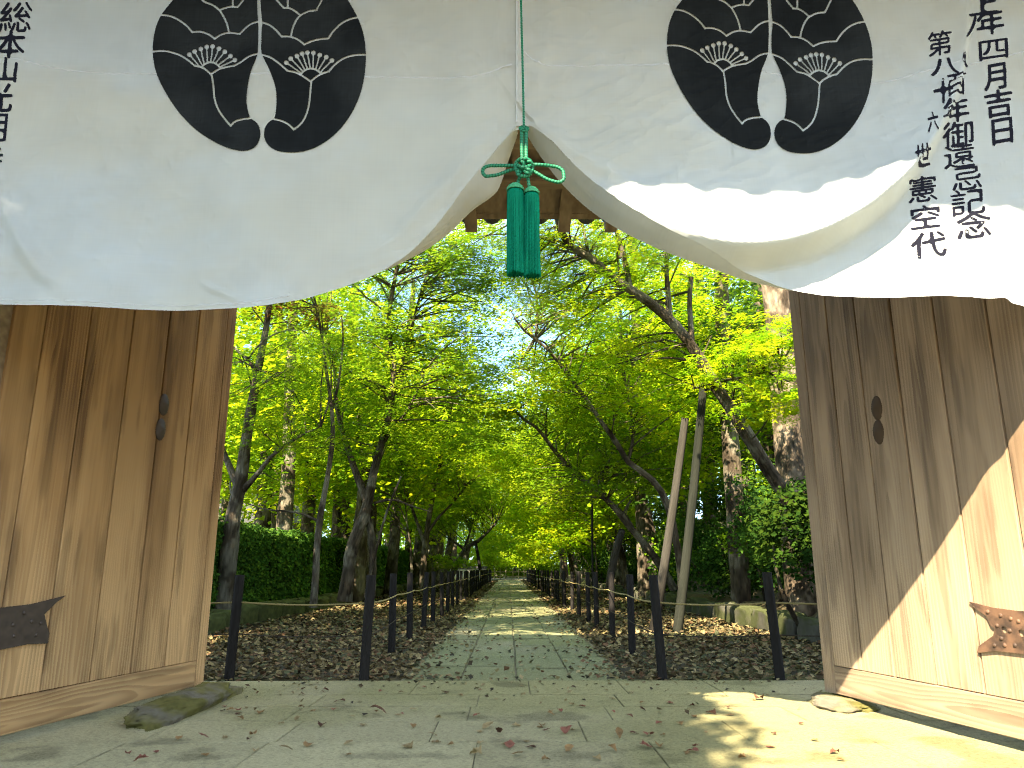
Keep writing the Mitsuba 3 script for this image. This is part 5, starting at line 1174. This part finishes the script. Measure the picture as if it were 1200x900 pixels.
for i, (x, y, h) in enumerate([(-9, 78, 22), (-14, 90, 24), (-20, 72, 20), (-27, 88, 24), (-36, 80, 22), (-45, 95, 24), (-7, 98, 22), (-13, 58, 18), (-25, 62, 19), (-34, 60, 18)]):
    woodtree('tall tree in the far wood behind the hedge row', x, y, h, 5.5, 210, 700 + i, np.vstack([GREEN[[0, 3]], DEEP[[1, 3]], GREEN]), .34, 0, 'tall trees far behind the hedge', R=1.7, per=44)
for i, (x, y, h) in enumerate([(8, 90, 21), (13, 80, 23), (20, 92, 24), (27, 84, 24), (35, 90, 26), (15, 66, 20), (24, 64, 22), (33, 66, 24)]):
    woodtree('tall tree in the far wood behind the stone wall', x, y, h, 5.5, 210, 730 + i, np.vstack([GREEN[[0, 3]], DEEP[[1, 3]], GREEN]), .34, 2, 'tall trees far behind the stone wall', R=1.7, per=44)
for i, (x, y, h) in enumerate([(-4, 105, 9), (5, 102, 10), (10, 112, 12), (-11, 110, 12), (1.5, 118, 10), (-18, 120, 14), (18, 122, 16)]):
    woodtree('sunny leafy tree far off beyond the end of the path', x, y, h, 6.0, 200, 270 + i, LIME, .32, -1.5, 'far trees past the path', R=1.8)

# shrubs over the stone wall
def shrub(label, c, r, n, seed, pal, size, rad, per=80, name='shrub', group='shrubs above the stone wall', bsdf='m_leaf_dark'):
    rng = rnd(seed)
    t = thing(name, label, 'shrub', group)
    cen = in_blob(rng, c, r, n, .15); cen[:, 2] = np.maximum(cen[:, 2], .45)
    m = clumps(rng, cen, rad * rng.uniform(.6, 1.2, n), per, size, pal)
    put(t + '__foliage', (m[0], m[1]), bsdf, color=m[3])
    st = []
    for k in range(5):
        q = cen[rng.integers(n)]
        b = np.array([c[0] + rng.normal(0, .25), c[1] + rng.normal(0, .25), .2])
        st.append(tube(np.array([b, (b + q) / 2 + rng.normal(0, .1, 3), q]), np.array([.045, .03, .015]), 6, sub=.4))
    m = join(st); put(t + '__stem', (m[0], m[1]), 'm_bark_dark', True)
SH = [(4.95, 12.7, 1.75, .75, .5, .75, 'dark leafy shrub hiding the foot of the great leaning maple'), (6.2, 13.4, 2.0, 1.0, .9, 1.1, 'dark shrub at the foot of the mottled cedar'), (5.9, 16.2, 1.5, .9, 1.2, .9, 'dark shrub between the cedar and the two poles'), (6.6, 18.6, 2.2, 1.3, 1.4, 1.5, 'tall dark shrub behind the dark based pole'), (5.9, 20.5, 1.3, .9, 1.3, .8, 'low dark shrub behind the pale pole'),
      (6.5, 23.5, 2.2, 1.3, 1.7, 1.6, 'tall shrub by the foot of the propped maple'), (5.9, 27, 1.6, 1.1, 1.8, 1.2, 'shrub above the wall beyond the short stake'), (6.3, 32, 2.2, 1.4, 2.5, 1.8, 'wide shrub further along the stone wall'), (6.0, 38, 2.0, 1.4, 3.0, 1.6, 'wide dark shrub towards the end of the wall'), (5.6, 46, 2.1, 1.5, 4.0, 1.7, 'far dark shrub mass at the end of the wall'),
      (8.3, 15.2, 3.0, 1.5, 1.5, 2.2, 'tall shrub in deep shade behind the mottled cedar'), (9.2, 20.5, 3.6, 1.8, 2.0, 2.4, 'tall shrub in deep shade behind the dark cedar trunk')]
for i, (x, y, z, rx, ry, rz, lb) in enumerate(SH):
    n = int(46 + 9 * rx * ry * rz)
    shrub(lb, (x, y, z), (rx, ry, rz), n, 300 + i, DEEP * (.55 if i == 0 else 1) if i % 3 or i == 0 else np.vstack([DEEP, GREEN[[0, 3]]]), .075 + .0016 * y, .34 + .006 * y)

for i, (x, y, lb) in enumerate([(-8, 112, 'sunny bush beyond the plaster wall at the far end'), (-2.4, 104, 'sunny bush behind the low wooden fence on its hedge side'), (1.6, 108, 'sunny bush behind the middle of the low wooden fence'), (5.2, 100, 'sunny bush behind the low wooden fence towards the wood'), (10.5, 106, 'sunny bush at the edge of the far clearing by the wood'), (-14, 108, 'sunny bush far off behind the hedge end'), (17, 104, 'sunny bush in the far edge of the wood')]):
    shrub(lb, (x, y, 1.1), (2.9, 1.6, 1.3), 60, 330 + i, LIME * .8, .26, .8, name='bush', group='bushes at the far end', bsdf='m_leaf')
# clipped hedge
rng = rnd(401)
hd = thing('hedge', 'long clipped dark green hedge standing on the mossy bank', 'hedge')
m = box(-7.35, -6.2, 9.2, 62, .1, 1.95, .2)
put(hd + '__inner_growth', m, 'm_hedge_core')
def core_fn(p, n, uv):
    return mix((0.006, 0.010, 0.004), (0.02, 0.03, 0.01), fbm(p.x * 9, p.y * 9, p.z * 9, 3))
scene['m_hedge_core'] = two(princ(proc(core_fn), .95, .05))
def hedge_leaves(y0, y1, n, size):
    y = rng.uniform(y0, y1, n)
    u = rng.uniform(0, 1.85 + 1.1, n)                       # up the face, then across the top
    face = u < 1.85
    x = np.where(face, -6.12, -6.12 - (u - 1.85)); z = np.where(face, .2 + u, 2.05)
    q = np.stack([y * 1.3, z * 1.7, x], 1)
    bulge = .34 * (meshkit.fbm(q, 3, 3) - .5) + rng.normal(0, .05, n)
    nr = np.where(face[:, None], [1, 0, .5], [.2, 0, 1.0]) + rng.normal(0, .55, (n, 3))
    pos = np.stack([x + bulge * face, y, z + bulge * ~face], 1)
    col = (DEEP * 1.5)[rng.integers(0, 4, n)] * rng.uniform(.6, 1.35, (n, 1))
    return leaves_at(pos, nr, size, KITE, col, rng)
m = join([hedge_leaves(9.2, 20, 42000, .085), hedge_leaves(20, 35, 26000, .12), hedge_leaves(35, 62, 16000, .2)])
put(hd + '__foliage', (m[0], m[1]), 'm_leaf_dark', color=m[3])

# end of the path: wall, fence
wl = thing('plaster_wall', 'low pale plaster wall with tiled coping at the far end of the hedge', 'wall')
put(wl + '__body', box(-9, -2.4, 84, 84.4, -.1, 1.15), 'm_plaster'); put(wl + '__coping', box(-9.1, -2.3, 83.8, 84.6, 1.152, 1.4), 'm_tile')
fc = thing('picket_fence', 'low open wooden fence closing the far end of the path', 'fence')
for i in range(9):
    x = -2.2 + i * .62 + (0.15 if i > 3 else 0)
    put(fc + '__picket', box(x, x + .09, 86, 86.09, -.1, 1.15 + .25 * (i in (3, 5))), 'm_pale_wood')
put(fc + '__rail', box(-2.3, 3.0, 86.1, 86.16, .78, .86), 'm_pale_wood'); put(fc + '__rail', box(-2.3, 3.0, 86.1, 86.16, .30, .38), 'm_pale_wood')
tag(put('sunlit_clearing', sheet(-14, 12, 82.2, 125, -.01), 'm_gravel'), kind='structure')
sh_ = thing('storehouse', 'pale plastered storehouse glimpsed through the trees beyond the hedge', 'building')
put(sh_ + '__wall', box(-22, -14.5, 52, 58, 0, 4.2), 'm_plaster')
v = np.array([(-22.8, 51.3, 4.1), (-13.7, 51.3, 4.1), (-13.7, 58.7, 4.1), (-22.8, 58.7, 4.1), (-22.3, 55, 6.6), (-14.2, 55, 6.6)], float)
put(sh_ + '__roof', (v, np.array([[0, 1, 5], [0, 5, 4], [2, 3, 4], [2, 4, 5], [1, 2, 5], [3, 0, 4], [0, 2, 1], [0, 3, 2]])), 'm_tile')

# trees out of view about the gate, shading curtain, paving and ground
def yard_tree(label, base, blobs, seed, per=60):
    rng = rnd(seed)
    t = thing('camphor_tree', label, 'tree', 'trees before the gate')
    P = np.array([[base[0], base[1], -.2], [base[0] + .2, base[1] + .1, 4], [base[0] + .3, base[1] + .3, 8.5]])
    m = tube(P, np.array([.42, .33, .16]), 12, .2, seed, sub=.6)
    put(t + '__trunk', (m[0], m[1]), 'm_bark', True, uv=m[2])
    L = []
    for (c, r, n, R) in blobs:
        L.append(clumps(rng, in_blob(rng, c, r, n, .1), R * rng.uniform(.6, 1.2, n), 60, .19, np.vstack([DEEP, GREEN[[0]]])))
    m = join(L); put(t + '__crown', (m[0], m[1]), 'm_leaf', color=m[3])
yard_tree('unseen leafy tree added just inside the gate to shade the ground', (-8.2, 9.0), [((-6.6, 9.0, 9.0), (4.2, 3.4, 2.2), 150, .9), ((-2.6, 8.2, 9.6), (2.0, 2.6, .9), 50, .7), ((-5.2, 5.4, 10.4), (3.2, 2.4, 1.0), 90, .8), ((-8.8, 4.6, 10.6), (3.2, 2.6, 1.1), 80, .85)], 502)  # unseen tree, added to throw shade on the path and litter
yard_tree('large leafy tree standing before the gate on the hedge side', (-6.8, -6.5),
          [((-7.4, -5.5, 9.8), (3.3, 3.6, 2.6), 520, .85), ((-10, -4.0, 8.0), (3.0, 3.0, 2.6), 330, .9), ((-5.0, -4.9, 8.8), (1.5, 2.4, 1.5), 110, .6), ((-4.2, -3.3, 9.2), (1.35, 1.2, .9), 80, .5)], 501)

for i, (x, y) in enumerate([(-16, -10), (-12, -22), (-4, -27), (5, -29), (14, -25), (20, -14), (22, -3), (-20, 2)]):  # unseen trees, added to cut the low sky light reaching the curtain
    yard_tree('unseen leafy tree added at the yard edge to block low sky', (x, y), [((x, y, 8.5), (4.2, 4.2, 3.6), 40, 1.7)], 520 + i)
